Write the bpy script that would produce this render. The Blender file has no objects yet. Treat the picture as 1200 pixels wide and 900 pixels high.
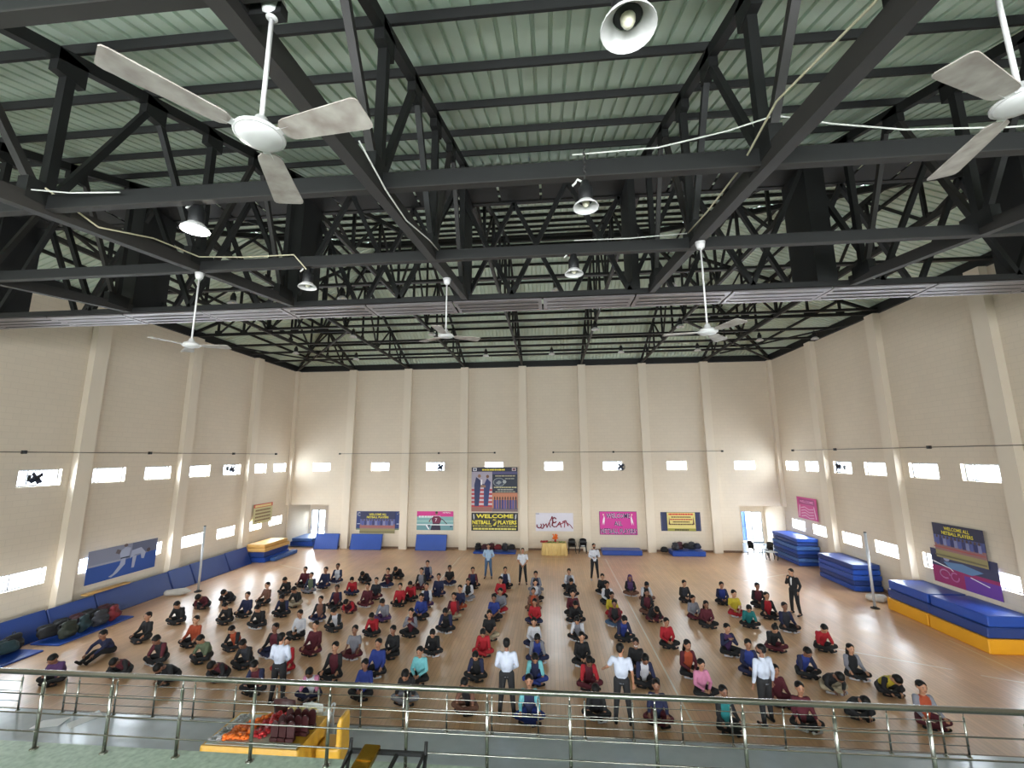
import bpy, bmesh, math, random
from mathutils import Vector, Matrix
rnd = random.Random(7)
C = bpy.context.scene.collection
PI = math.pi
H = 6.3                      # eye height above the hall floor
XL, XR, YB = -19.06, 15.26, 30.64
ZE = H + 6.41                # top of the walls
ZR = H + 6.85                # underside of the roof sheets at the eaves

# ------------------------------------------------------------------ materials
MATS = {}
def mat(name, col, rough=0.6, metal=0.0, noise=0.06, scale=6.0, bump=0.0, coat=0.0, emit=0.0, col2=None, spec=.5):
    if name in MATS: return MATS[name]
    m = bpy.data.materials.new(name); m.use_nodes = True
    nt = m.node_tree; b = nt.nodes['Principled BSDF']
    b.inputs['Roughness'].default_value = rough
    b.inputs['Metallic'].default_value = metal
    b.inputs['Coat Weight'].default_value = coat; b.inputs['Specular IOR Level'].default_value = spec
    tc = nt.nodes.new('ShaderNodeTexCoord'); nz = nt.nodes.new('ShaderNodeTexNoise')
    nz.inputs['Scale'].default_value = scale; nz.inputs['Detail'].default_value = 3
    nt.links.new(tc.outputs['Object'], nz.inputs['Vector'])
    mx = nt.nodes.new('ShaderNodeMix'); mx.data_type = 'RGBA'
    c2 = col2 if col2 else tuple(max(0, c * (1 - 2 * noise)) for c in col)
    mx.inputs[6].default_value = (*col, 1); mx.inputs[7].default_value = (*c2, 1)
    nt.links.new(nz.outputs['Fac'], mx.inputs[0])
    nt.links.new(mx.outputs[2], b.inputs['Base Color'])
    if bump:
        bp = nt.nodes.new('ShaderNodeBump'); bp.inputs['Strength'].default_value = bump
        nt.links.new(nz.outputs['Fac'], bp.inputs['Height']); nt.links.new(bp.outputs[0], b.inputs['Normal'])
    if emit:
        b.inputs['Emission Color'].default_value = (*col, 1); b.inputs['Emission Strength'].default_value = emit
    MATS[name] = m
    return m
def s(r, g, b):              # sRGB 0-255 to linear
    f = lambda c: (c/255/12.92) if c <= 10 else (((c/255)+.055)/1.055)**2.4
    return (f(r), f(g), f(b))

wall_m = mat('cream_wall_paint', s(220, 206, 187), .8, noise=.03, scale=1.2, bump=.03)
# faint block courses in the wall paint
def add_blocks(m):
    nt = m.node_tree; b = nt.nodes['Principled BSDF']
    tc = nt.nodes.new('ShaderNodeTexCoord'); br = nt.nodes.new('ShaderNodeTexBrick')
    mp = nt.nodes.new('ShaderNodeSeparateXYZ'); cb = nt.nodes.new('ShaderNodeCombineXYZ'); ad = nt.nodes.new('ShaderNodeMath'); ad.operation = 'ADD'
    nt.links.new(tc.outputs['Object'], mp.inputs[0]); nt.links.new(mp.outputs[0], ad.inputs[0]); nt.links.new(mp.outputs[1], ad.inputs[1])
    nt.links.new(ad.outputs[0], cb.inputs[0]); nt.links.new(mp.outputs[2], cb.inputs[1]); nt.links.new(cb.outputs[0], br.inputs['Vector'])
    br.inputs['Scale'].default_value = 1.0; br.inputs['Brick Width'].default_value = .45; br.inputs['Row Height'].default_value = .22
    br.inputs['Mortar Size'].default_value = .012
    br.inputs['Color1'].default_value = (1, 1, 1, 1); br.inputs['Color2'].default_value = (.975, .975, .975, 1); br.inputs['Mortar'].default_value = (.93, .93, .93, 1)
    src = b.inputs['Base Color'].links[0].from_socket
    mu = nt.nodes.new('ShaderNodeMix'); mu.data_type = 'RGBA'; mu.blend_type = 'MULTIPLY'; mu.inputs[0].default_value = 1
    nt.links.new(src, mu.inputs[6]); nt.links.new(br.outputs['Color'], mu.inputs[7]); nt.links.new(mu.outputs[2], b.inputs['Base Color'])
add_blocks(wall_m)
trim_m = mat('cream_pilaster_paint', s(224, 211, 193), .8, noise=.03, scale=1.2)
skirt_m = mat('brown_skirting', s(120, 92, 72), .6)
roof_m = mat('ribbed_roof_sheet', s(206, 222, 206), .5, metal=.0, noise=.05, scale=.6)
steel_m = mat('dark_painted_steel', s(17, 18, 18), .65, noise=.25, scale=4)
steel2_m = mat('grey_brown_steel', s(42, 39, 37), .6, noise=.2, scale=4)
soffit_m = mat('dull_zinc_plate', s(134, 128, 130), .38, metal=.55, noise=.12, scale=3)
chrome_m = mat('brushed_stainless_steel', s(160, 160, 152), .27, metal=1.0, noise=.04, scale=20)
white_m = mat('white_enamel', s(206, 204, 204), .4, noise=.03)
blade_m = mat('dusty_white_fan_blade', s(206, 200, 194), .5, noise=.1, scale=7, col2=s(92, 70, 58))
black_m = mat('black_plastic', s(24, 24, 26), .5)
bluemat_m = mat('blue_vinyl', s(34, 76, 168), .38, noise=.08, scale=2, bump=.03)
bluemat2_m = mat('dark_blue_vinyl', s(36, 62, 128), .42, noise=.08, scale=2, bump=.03)
bluemat3_m = mat('pale_blue_vinyl', s(70, 110, 178), .4, noise=.08, scale=2)
yelmat_m = mat('yellow_vinyl', s(226, 160, 30), .5, noise=.06, scale=3)
tanmat_m = mat('tan_vinyl', s(214, 168, 96), .5, noise=.06, scale=3)
white_line = mat('court_line_paint', s(226, 214, 196), .35)
frame_m = mat('pale_window_frame', s(176, 182, 192), .5)
stone_m = mat('polished_grey_stone', s(180, 190, 198), .2, noise=.12, scale=3)
marble_m = mat('green_speckled_marble', s(190, 206, 188), .35, noise=.3, scale=14, col2=s(104, 124, 108))
hair_m = mat('black_hair', s(11, 9, 9), .6, spec=.25)
skin_ms = [mat('skin_brown', s(158, 112, 86), .55), mat('skin_tan', s(176, 130, 102), .55), mat('skin_dark', s(126, 86, 66), .55)]
face_m = mat('dark_eyes_and_lips', s(50, 28, 24), .5)

def floor_material():
    m = bpy.data.materials.new('varnished_wood_strips'); m.use_nodes = True
    nt = m.node_tree; b = nt.nodes['Principled BSDF']; L = nt.links
    tc = nt.nodes.new('ShaderNodeTexCoord'); mp = nt.nodes.new('ShaderNodeMapping'); mp.inputs['Rotation'].default_value = (0, 0, PI/2)
    L.new(tc.outputs['Object'], mp.inputs[0])
    br = nt.nodes.new('ShaderNodeTexBrick'); L.new(mp.outputs[0], br.inputs['Vector'])
    br.inputs['Scale'].default_value = 1; br.inputs['Brick Width'].default_value = 1.8; br.inputs['Row Height'].default_value = .12
    br.inputs['Mortar Size'].default_value = .004; br.inputs['Mortar Smooth'].default_value = .3
    br.inputs['Color1'].default_value = (*s(216, 176, 138), 1); br.inputs['Color2'].default_value = (*s(204, 165, 130), 1); br.inputs['Mortar'].default_value = (*s(166, 134, 108), 1)
    nz = nt.nodes.new('ShaderNodeTexNoise'); nz.inputs['Scale'].default_value = .35; nz.inputs['Detail'].default_value = 4; L.new(tc.outputs['Object'], nz.inputs['Vector'])
    rp = nt.nodes.new('ShaderNodeValToRGB'); L.new(nz.outputs['Fac'], rp.inputs[0])
    rp.color_ramp.elements[0].position = .3; rp.color_ramp.elements[0].color = (.86, .84, .82, 1); rp.color_ramp.elements[1].position = .7; rp.color_ramp.elements[1].color = (1.06, 1.04, 1.02, 1)
    mu = nt.nodes.new('ShaderNodeMix'); mu.data_type = 'RGBA'; mu.blend_type = 'MULTIPLY'; mu.inputs[0].default_value = 1
    L.new(br.outputs['Color'], mu.inputs[6]); L.new(rp.outputs[0], mu.inputs[7]); L.new(mu.outputs[2], b.inputs['Base Color'])
    n2 = nt.nodes.new('ShaderNodeTexNoise'); n2.inputs['Scale'].default_value = 1.3; n2.inputs['Detail'].default_value = 5; L.new(tc.outputs['Object'], n2.inputs['Vector'])
    mr = nt.nodes.new('ShaderNodeMapRange'); mr.inputs[3].default_value = .24; mr.inputs[4].default_value = .4; L.new(n2.outputs['Fac'], mr.inputs[0]); L.new(mr.outputs[0], b.inputs['Roughness'])
    bp = nt.nodes.new('ShaderNodeBump'); bp.inputs['Strength'].default_value = .05; bp.inputs['Distance'].default_value = .05; L.new(n2.outputs['Fac'], bp.inputs['Height']); L.new(bp.outputs[0], b.inputs['Normal'])
    b.inputs['IOR'].default_value = 1.5
    return m
floor_m = floor_material()
def glass_material():
    m = bpy.data.materials.new('clear_window_glass'); m.use_nodes = True
    nt = m.node_tree; out = nt.nodes['Material Output']; nt.nodes.remove(nt.nodes['Principled BSDF'])
    t = nt.nodes.new('ShaderNodeBsdfTransparent'); g = nt.nodes.new('ShaderNodeBsdfGlossy'); g.inputs['Roughness'].default_value = .05
    f = nt.nodes.new('ShaderNodeLayerWeight'); f.inputs[0].default_value = .25
    mx = nt.nodes.new('ShaderNodeMixShader'); t.inputs[0].default_value = (.95, .97, .98, 1)
    mt = nt.nodes.new('ShaderNodeMath'); mt.operation = 'MULTIPLY'; mt.inputs[1].default_value = .3; nt.links.new(f.outputs['Fresnel'], mt.inputs[0])
    nt.links.new(mt.outputs[0], mx.inputs[0]); nt.links.new(t.outputs[0], mx.inputs[1]); nt.links.new(g.outputs[0], mx.inputs[2]); nt.links.new(mx.outputs[0], out.inputs[0])
    return m
glass_m = glass_material()

# ------------------------------------------------------------------ mesh helpers
class MB:
    """collects shapes; each face carries a material slot"""
    def __init__(self): self.v = []; self.f = []; self.mi = []; self.sm = []
    def face(self, idx, mi=0, sm=False): self.f.append(idx); self.mi.append(mi); self.sm.append(sm)
    def quad(self, pts, mi=0):
        n = len(self.v); self.v += [tuple(p) for p in pts]; self.face(list(range(n, n+len(pts))), mi)
    def box(self, x0, x1, y0, y1, z0, z1, mi=0, M=None):
        n = len(self.v)
        P = [(x0,y0,z0),(x1,y0,z0),(x1,y1,z0),(x0,y1,z0),(x0,y0,z1),(x1,y0,z1),(x1,y1,z1),(x0,y1,z1)]
        if M is not None: P = [tuple(M @ Vector(p)) for p in P]
        self.v += P
        for q in ((3,2,1,0),(4,5,6,7),(0,1,5,4),(1,2,6,5),(2,3,7,6),(3,0,4,7)): self.face([n+i for i in q], mi)
    def rbox(self, x0, x1, y0, y1, z0, z1, r=.02, mi=0, M=None):
        """box with chamfered edges"""
        n = len(self.v); P = []
        for (z, i) in ((z0, r), (z0+r, 0), (z1-r, 0), (z1, r)):
            a, b, c, d = x0+i, x1-i, y0+i, y1-i
            rr = r*.8
            P += [(a+rr,c,z),(b-rr,c,z),(b,c+rr,z),(b,d-rr,z),(b-rr,d,z),(a+rr,d,z),(a,d-rr,z),(a,c+rr,z)]
        if M is not None: P = [tuple(M @ Vector(p)) for p in P]
        self.v += P
        self.face([n+i for i in range(7, -1, -1)], mi); self.face([n+24+i for i in range(8)], mi)
        for k in range(3):
            for i in range(8):
                j = (i+1) % 8; self.face([n+8*k+i, n+8*k+j, n+8*k+8+j, n+8*k+8+i], mi)
    def bar(self, a, b, w=.1, h=None, mi=0, up=(0,0,1)):
        """rectangular bar from a to b"""
        a, b = Vector(a), Vector(b); h = w if h is None else h
        d = (b-a); L = d.length
        if L < 1e-6: return
        d.normalize(); u = Vector(up)
        if abs(d.dot(u)) > .95: u = Vector((1,0,0)) if abs(d.x) < .9 else Vector((0,1,0))
        sdir = d.cross(u).normalized(); u = sdir.cross(d).normalized()
        M = Matrix(((sdir.x, d.x, u.x, a.x), (sdir.y, d.y, u.y, a.y), (sdir.z, d.z, u.z, a.z), (0,0,0,1)))
        self.box(-w/2, w/2, 0, L, -h/2, h/2, mi, M)
    def tube(self, pts, r, seg=8, mi=0, caps=True):
        pts = [Vector(p) for p in pts]; R = r if isinstance(r, (list, tuple)) else [r]*len(pts)
        rings = []; pu = None
        for i, p in enumerate(pts):
            d = (pts[min(i+1, len(pts)-1)] - pts[max(i-1, 0)])
            if d.length < 1e-9: d = Vector((0,0,1))
            d.normalize()
            u = pu if pu is not None else (Vector((1,0,0)) if abs(d.z) > .9 else Vector((0,0,1)))
            u = (u - d*u.dot(d))
            if u.length < 1e-4: u = Vector((1,0,0)) - d*d.x
            u.normalize(); pu = u; w = d.cross(u); n = len(self.v)
            for k in range(seg):
                t = 2*PI*k/seg; self.v.append(tuple(p + (u*math.cos(t)+w*math.sin(t))*R[i]))
            rings.append(n)
        for a, b in zip(rings, rings[1:]):
            for k in range(seg):
                j = (k+1) % seg; self.face([a+k, b+k, b+j, a+j], mi, True)
        if caps:
            self.face([rings[0]+k for k in range(seg)], mi); self.face([rings[-1]+k for k in range(seg-1, -1, -1)], mi)
    def lathe(self, prof, c=(0,0,0), seg=20, mi=0, M=None, caps=True):
        rings = []
        for (r, z) in prof:
            n = len(self.v)
            for k in range(seg):
                t = 2*PI*k/seg; p = Vector((c[0]+r*math.cos(t), c[1]+r*math.sin(t), c[2]+z))
                if M is not None: p = M @ p
                self.v.append(tuple(p))
            rings.append(n)
        for a, b in zip(rings, rings[1:]):
            for k in range(seg):
                j = (k+1) % seg; self.face([a+k, a+j, b+j, b+k], mi, True)
        if not caps: return
        if prof[0][0] > 1e-4: self.face([rings[0]+k for k in range(seg-1, -1, -1)], mi)
        if prof[-1][0] > 1e-4: self.face([rings[-1]+k for k in range(seg)], mi)
    def ball(self, c, r, seg=12, rg=8, mi=0, M=None):
        r = r if isinstance(r, (tuple, list)) else (r, r, r)
        n = len(self.v)
        for i in range(rg+1):
            a = PI*i/rg
            for k in range(seg):
                t = 2*PI*k/seg; p = Vector((c[0]+r[0]*math.sin(a)*math.cos(t), c[1]+r[1]*math.sin(a)*math.sin(t), c[2]+r[2]*math.cos(a)))
                if M is not None: p = M @ p
                self.v.append(tuple(p))
        for i in range(rg):
            for k in range(seg):
                j = (k+1) % seg; a = n+i*seg
                self.face([a+k, a+seg+k, a+seg+j, a+j], mi, True)
    def cone(self, a, ra, b, rb, seg=12):
        """closed round-ended limb (for voxel remeshing)"""
        a, b = Vector(a), Vector(b)
        self.tube([a, b], [ra, rb], seg); self.ball(a, ra, seg, 8); self.ball(b, rb, seg, 8)
    def mesh(self, name):
        me = bpy.data.meshes.new(name); me.from_pydata(self.v, [], self.f); me.update()
        for p, m_, s_ in zip(me.polygons, self.mi, self.sm): p.material_index = m_; p.use_smooth = s_
        return me
    def build(self, name, mats, parent=None, kind=None):
        me = self.mesh(name)
        for m_ in (mats if isinstance(mats, (list, tuple)) else [mats]): me.materials.append(m_)
        return link(name, me, parent, kind)
def link(name, me, parent=None, kind=None):
    o = bpy.data.objects.new(name, me); C.objects.link(o)
    if parent is not None: o.parent = parent
    if kind: o['kind'] = kind
    return o
def thing(name, label, cat, loc=(0,0,0), rz=0, group=None):
    o = bpy.data.objects.new(name, None); C.objects.link(o); o.empty_display_size = .2
    o.location = loc; o.rotation_euler = (0, 0, rz); o['label'] = label; o['category'] = cat
    if group: o['group'] = group
    return o
def tag(o, label, cat, group=None, kind=None):
    o['label'] = label; o['category'] = cat
    if group: o['group'] = group
    if kind: o['kind'] = kind
    return o
def remesh(mb, name, vox=.016, smooth=3, deci=None):
    me0 = mb.mesh('tmp'); o = bpy.data.objects.new('tmp', me0); C.objects.link(o)
    r = o.modifiers.new('r', 'REMESH'); r.mode = 'VOXEL'; r.voxel_size = vox; r.use_smooth_shade = True
    sm = o.modifiers.new('s', 'SMOOTH'); sm.iterations = smooth; sm.factor = .5
    if deci: d = o.modifiers.new('d', 'DECIMATE'); d.ratio = deci
    dg = bpy.context.evaluated_depsgraph_get()
    me = bpy.data.meshes.new_from_object(o.evaluated_get(dg)); me.name = name
    bpy.data.objects.remove(o); bpy.data.meshes.remove(me0)
    for p in me.polygons: p.use_smooth = True
    return me
def join_mb(me, mb):
    """append a plain MB to a mesh, one mesh comes back"""
    bm = bmesh.new(); bm.from_mesh(me); t = mb.mesh('t'); bm.from_mesh(t); bm.to_mesh(me); bm.free(); bpy.data.meshes.remove(t)
    for p in me.polygons: p.use_smooth = True
    return me
ORD = ['zeroth','first','second','third','fourth','fifth','sixth','seventh','eighth','ninth','tenth','eleventh','twelfth','thirteenth','fourteenth','fifteenth','sixteenth','seventeenth','eighteenth','nineteenth','twentieth','twenty-first','twenty-second','twenty-third','twenty-fourth','twenty-fifth']

# ------------------------------------------------------------------ roof planes (z of the sheet underside)
def zf(x, y): return H + 3.85 + .353*y
def zb(x, y): return ZR + .396*(YB - y)
def zl(x, y): return ZR + .396*(x - XL)
def zr(x, y): return ZR + .396*(XR - x)
def zroof(x, y): return zf(x, y) if y < 8.5 else min(zf(x, y), zb(x, y), zl(x, y), zr(x, y))

# ------------------------------------------------------------------ shell
def wall(name, axis, fixed, out, u0, u1, v0, v1, holes, clip=None, m=wall_m, t=.25):
    """wall with real openings: axis 'x' = plane of constant x (u is y); holes are (u0,u1,z0,z1)"""
    us = sorted({u0, u1, *[h[0] for h in holes], *[h[1] for h in holes]}); vs = sorted({v0, v1, *[h[2] for h in holes], *[h[3] for h in holes]})
    b = MB(); solid = lambda a, c: not any(h[0] <= a <= h[1] and h[2] <= c <= h[3] for h in holes)
    P = (lambda u, v, d: (fixed+out*d, u, v)) if axis == 'x' else (lambda u, v, d: (u, fixed+out*d, v))
    for i in range(len(us)-1):
        for j in range(len(vs)-1):
            if solid((us[i]+us[i+1])/2, (vs[j]+vs[j+1])/2):
                for d in (0, t): b.quad([P(us[i], vs[j], d), P(us[i+1], vs[j], d), P(us[i+1], vs[j+1], d), P(us[i], vs[j+1], d)])
    for h in [*holes, (u0, u1, v0, v1)]:
        c = [(h[0], h[2]), (h[1], h[2]), (h[1], h[3]), (h[0], h[3])]
        for k in range(4):
            a, e = c[k], c[(k+1) % 4]
            b.quad([P(*a, 0), P(*e, 0), P(*e, t), P(*a, t)])
    o = b.build(name, m, kind='structure')
    bm = bmesh.new(); bm.from_mesh(o.data); bmesh.ops.remove_doubles(bm, verts=bm.verts, dist=1e-4)
    if clip:
        co, no = clip; bmesh.ops.bisect_plane(bm, geom=bm.verts[:]+bm.edges[:]+bm.faces[:], plane_co=co, plane_no=no, clear_outer=True)
    bmesh.ops.recalc_face_normals(bm, faces=bm.faces); bm.to_mesh(o.data); bm.free()
    return o
YW = -5.0
upz = (H-1.0, H-.38); loz = (H-4.58, H-4.0)
lw = [14.83, 17.4, 19.75, 22.3, 24.7, 27.15, 29.32]; rw = [17.05, 19.42, 22.08, 24.4, 27.0, 29.2]
lh = [(y-.7, y+.7, *upz) for y in lw] + [(y-.7, y+.7, *loz) for y in lw]
rh = [(y-.7, y+.7, *upz) for y in rw] + [(y-.7, y+.7, *loz) for y in rw]
bw = [-16.7, -12.28, -8.2, -3.98, .21, 4.25, 8.55, 13.0]
alcL = (-19.0, -15.95, 0, H-3.37); alcR = (12.39, 15.2, 0, H-3.35)
bh = [(x-.66, x+.66, *upz) for x in bw] + [alcL, alcR]
roofclip = ((0, 0, zf(0, 0)-.15), (0, -.353, 1))
wall('wall_left', 'x', XL, -1, YW, YB+.25, 0, ZE, lh, roofclip)
wall('wall_right', 'x', XR, 1, YW, YB+.25, 0, ZE, rh, roofclip)
wall('wall_back', 'y', YB, 1, XL, XR, 0, ZE, bh)
# wall behind the gallery, with unseen window openings added to light the hall
added_rear_holes = [(-16, -9.5, H-1.2, H+1.4), (-6.5, 2.5, H-1.2, H+1.6), (5.5, 12, H-1.2, H+1.4), (-17, -12.5, .5, 2.1), (-10.5, -4.5, .5, 2.1), (-2, 3.5, .5, 2.1), (6, 12.5, .5, 2.1)]
wall('wall_front', 'y', YW, -1, XL, XR, 0, zf(0, YW)-.15, added_rear_holes)
# alcoves off the back corners
def alcove(name, x0, x1, depth, door):
    y0, y1 = YB+.25, YB+.25+depth; z1 = H-3.2
    wall('wall_'+name+'_far', 'y', y1, 1, x0-.6, x1+.6, 0, z1, [door])
    wall('wall_'+name+'_left', 'x', x0, -1, y0, y1, 0, z1, [])
    wall('wall_'+name+'_right', 'x', x1, 1, y0, y1, 0, z1, [])
    b = MB(); b.box(x0-.3, x1+.3, y0, y1+.25, z1, z1+.15); b.build('ceiling_'+name, wall_m, kind='structure')
    b = MB(); b.box(x0-.3, x1+.3, y0-.25, y1+.25, -.2, 0); b.build('floor_'+name, stone_m, kind='structure')
alcove('left_alcove', -19.2, -15.9, 3.0, (-19.1, -17.9, 0, 2.2))
alcove('right_alcove', 12.35, 15.4, 3.0, (13.8, 15.25, 0, 2.2))

b = MB(); b.box(XL-.25, XR+.25, YW-.25, YB+.1, -.2, 0); b.build('floor', floor_m, kind='structure')
# skirting boards
def skirt(name, segs, axis, fixed, out):
    b = MB()
    for a, c in segs:
        if axis == 'y': b.box(a, c, fixed-.03, fixed-.002, .002, .13)
        else: b.box(min(fixed, fixed+out*.03), max(fixed, fixed+out*.03), a, c, .002, .13)
    b.build(name, skirt_m, kind='structure')
skirt('baseboard_back', [(-15.9, 12.35)], 'y', YB, 0)
skirt('baseboard_left', [(8, YB)], 'x', XL+.002, 1); skirt('baseboard_right', [(8, YB)], 'x', XR-.002, -1)
# pilasters
bp_x = [-14.57+4.224*k for k in range(7)]
for x in bp_x:
    b = MB(); b.box(x-.27, x+.27, YB-.3, YB-.001, 0, ZE+.02); b.build('wall_pilaster', trim_m, kind='structure')
for y in (16.1, 21.02, 26.05):
    b = MB(); b.box(XL+.001, XL+.28, y-.28, y+.28, 0, ZE+.02); b.build('wall_pilaster', trim_m, kind='structure')
for y in (15.75, 20.75, 25.7):
    b = MB(); b.box(XR-.28, XR-.001, y-.28, y+.28, 0, ZE+.02); b.build('wall_pilaster', trim_m, kind='structure')
for x in (XL+.12, XR-.12):
    b = MB(); b.box(x-.12, x+.12, YB-.3, YB-.001, H-3.37, ZE+.02); b.build('wall_pilaster', trim_m, kind='structure')

# windows: sliding frame, middle bar, glass; daylight enters from just outside
NW = [0]
def area(name, loc, rot, sx, sy, rad, col=(.86, .93, 1)):
    l = bpy.data.lights.new(name, 'AREA'); l.shape = 'RECTANGLE'; l.size = sx; l.size_y = sy
    l.energy = rad * PI * sx * sy; l.color = col
    o = bpy.data.objects.new(name, l); C.objects.link(o); o.location = loc; o.rotation_euler = rot
    return o
def window(axis, fixed, out, u, z0, z1, hw, rad, slide=-1, col=(.86, .93, 1)):
    NW[0] += 1; n = 'window_%d' % NW[0]
    P = lambda du, d, z: (fixed+out*d, u+du, z) if axis == 'x' else (u+du, fixed+out*d, z)
    def bx(b, a0, a1, d0, d1, za, zb_, mi=0):
        p, q = P(a0, d0, za), P(a1, d1, zb_)
        b.box(min(p[0], q[0]), max(p[0], q[0]), min(p[1], q[1]), max(p[1], q[1]), za, zb_, mi)
    b = MB(); t = .055; e = .003
    bx(b, -hw+e, hw-e, .14, .2, z0+e, z0+t); bx(b, -hw+e, hw-e, .14, .2, z1-t, z1-e)
    bx(b, -hw+e, -hw+t, .14, .2, z0+t, z1-t); bx(b, hw-t, hw-e, .14, .2, z0+t, z1-t)
    bx(b, slide*hw*.45-.025, slide*hw*.45+.025, .14, .19, z0+t, z1-t)
    bx(b, slide*hw*.64-.018, slide*hw*.64+.018, .145, .185, z0+t, z1-t)
    w = b.build(n, frame_m, kind='structure')
    b = MB(); bx(b, -hw+t, hw-t, .165, .17, z0+t, z1-t); g = b.build('window_pane', glass_m, w)
    c = P(0, .24, (z0+z1)/2)
    rot = {('x', -1): (0, -PI/2, 0), ('x', 1): (0, PI/2, 0), ('y', 1): (-PI/2, 0, 0), ('y', -1): (PI/2, 0, 0)}[(axis, out)]
    sx, sy = ((z1-z0), 2*hw) if axis == 'x' else (2*hw, (z1-z0))
    area('daylight', c, rot, sx, sy, rad, col)
RW = 22.0
for y in lw: window('x', XL, -1, y, *upz, .7, RW, -1)
for y in lw: window('x', XL, -1, y, *loz, .7, RW, -1)
for y in rw: window('x', XR, 1, y, *upz, .7, RW, 1)
for y in rw: window('x', XR, 1, y, *loz, .7, RW, 1)
for x in bw: window('y', YB, 1, x, *upz, .66, RW, 1)
RR = 8.5
for h in added_rear_holes: window('y', YW, -1, (h[0]+h[1])/2, h[2], h[3], (h[1]-h[0])/2, RR if h[2] > 3 else 15.0, col=(1, .98, .95))  # added windows out of view, brightening roof, platform and near floor
# glazed doors at the far end of the alcoves
def door(name, x0, x1, z1, yw, leafs):
    b = MB(); t = .06
    xs = [x0+(x1-x0)*k/leafs for k in range(leafs+1)]
    for k in range(leafs):
        a, c = xs[k]+.004, xs[k+1]-.004
        b.box(a, a+t, yw+.1, yw+.15, .004, z1-.004); b.box(c-t, c, yw+.1, yw+.15, .004, z1-.004)
        b.box(a+t, c-t, yw+.1, yw+.15, z1-t, z1-.004); b.box(a+t, c-t, yw+.1, yw+.15, .004, .1); b.box(a+t, c-t, yw+.1, yw+.15, .8, .87)
    d = b.build(name, frame_m, kind='structure')
    b = MB(); b.box(x0+t, x1-t, yw+.12, yw+.125, .1, z1-t); b.build('glass_pane', glass_m, d)
    return d
yd = YB+.25+3.0
door('door_1', -19.1, -17.9, 2.2, yd, 2)
door('door_2', 14.5, 15.25, 2.2, yd, 1)
area('daylight', (-18.6, yd+4.0, 2.0), (-PI/2, 0, 0), 6, 4, 20)
area('daylight', (14.2, yd+1.6, 1.2), (-PI/2, 0, 0), 2.6, 2.4, 26)
b = MB(); b.box(-22, 18, yd+.26, yd+9, -.3, -.05); b.build('ground', mat('pale_paving', s(190, 188, 180), .8), kind='structure')

# ------------------------------------------------------------------ roof sheets, ribbed
def sheet(name, zfun, along, a0, a1, c0, c1, clips):
    """along: 'y' = ribs run in y. a = coordinate across the ribs"""
    per = .235; prof = [(0, 0), (.172, 0), (.18, .055), (.225, .055)]
    b = MB(); n = int((a1-a0)/per)+1; us = []
    for i in range(n):
        for (d, h) in prof: us.append((a0+i*per+d, h))
    N = 1
    for (u, h) in us:
        for c in (c0, c1):
            p = (u, c) if along == 'y' else (c, u)
            b.v.append((p[0], p[1], zfun(*p)+h))
    for i in range(len(us)-1): b.face([2*i, 2*i+2, 2*i+3, 2*i+1], 0)
    o = b.build(name, roof_m, kind='structure')
    bm = bmesh.new(); bm.from_mesh(o.data)
    for co, no in clips: bmesh.ops.bisect_plane(bm, geom=bm.verts[:]+bm.edges[:]+bm.faces[:], plane_co=co, plane_no=no, clear_outer=True)
    bmesh.ops.recalc_face_normals(bm, faces=bm.faces); bm.to_mesh(o.data); bm.free()
# hip corner points in plan
def vplane(p, q, keep):      # vertical plane through p,q keeping the side of point keep
    d = Vector((q[0]-p[0], q[1]-p[1], 0)); n = Vector((d.y, -d.x, 0)).normalized()
    if (Vector((keep[0], keep[1], 0))-Vector((p[0], p[1], 0))).dot(n) > 0: n = -n
    return ((p[0], p[1], 0), tuple(n))
yr = (ZR + .396*YB - H - 3.85)/(.353+.396); zrg = zf(0, yr)      # ridge
xa = XL + (zrg-ZR)/.396; xb = XR - (zrg-ZR)/.396
yf0 = (ZR-H-3.85)/.353
cBL, cBR, cFL, cFR = (XL, YB), (XR, YB), (XL, yf0), (XR, yf0); rL, rR = (xa, yr), (xb, yr)
mid = ((XL+XR)/2, 0)
def ext(p, q, k=.1): return (p[0]-(q[0]-p[0])*k, p[1]-(q[1]-p[1])*k)
sheet('ceiling', zf, 'y', XL-.3, XR+.3, YW-.4, yf0, [])
sheet('ceiling', zf, 'y', XL-.3, XR+.3, yf0, yr, [vplane(cFL, rL, mid), vplane(cFR, rR, mid)])
sheet('ceiling', zb, 'y', XL-.3, XR+.3, yr, YB+.4, [vplane(cBL, rL, (mid[0], 60)), vplane(cBR, rR, (mid[0], 60))])
sheet('ceiling', zl, 'x', yf0-.3, YB+.4, XL-.4, xa, [vplane(cFL, rL, (XL, 20)), vplane(cBL, rL, (XL, 20))])
sheet('ceiling', zr, 'x', yf0-.3, YB+.4, xb, XR+.4, [vplane(cFR, rR, (XR, 20)), vplane(cBR, rR, (XR, 20))])
# dark strip filling the gap between wall top and sheets
for nm, a in (('back', (XL, XR, YB-.1, YB+.25)), ('left', (XL-.25, XL+.1, yf0, YB)), ('right', (XR-.1, XR+.25, yf0, YB))):
    b = MB(); b.box(*a, ZE+.021, ZR-.02); b.build('trim_eaves_'+nm, steel_m, kind='structure')

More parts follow.
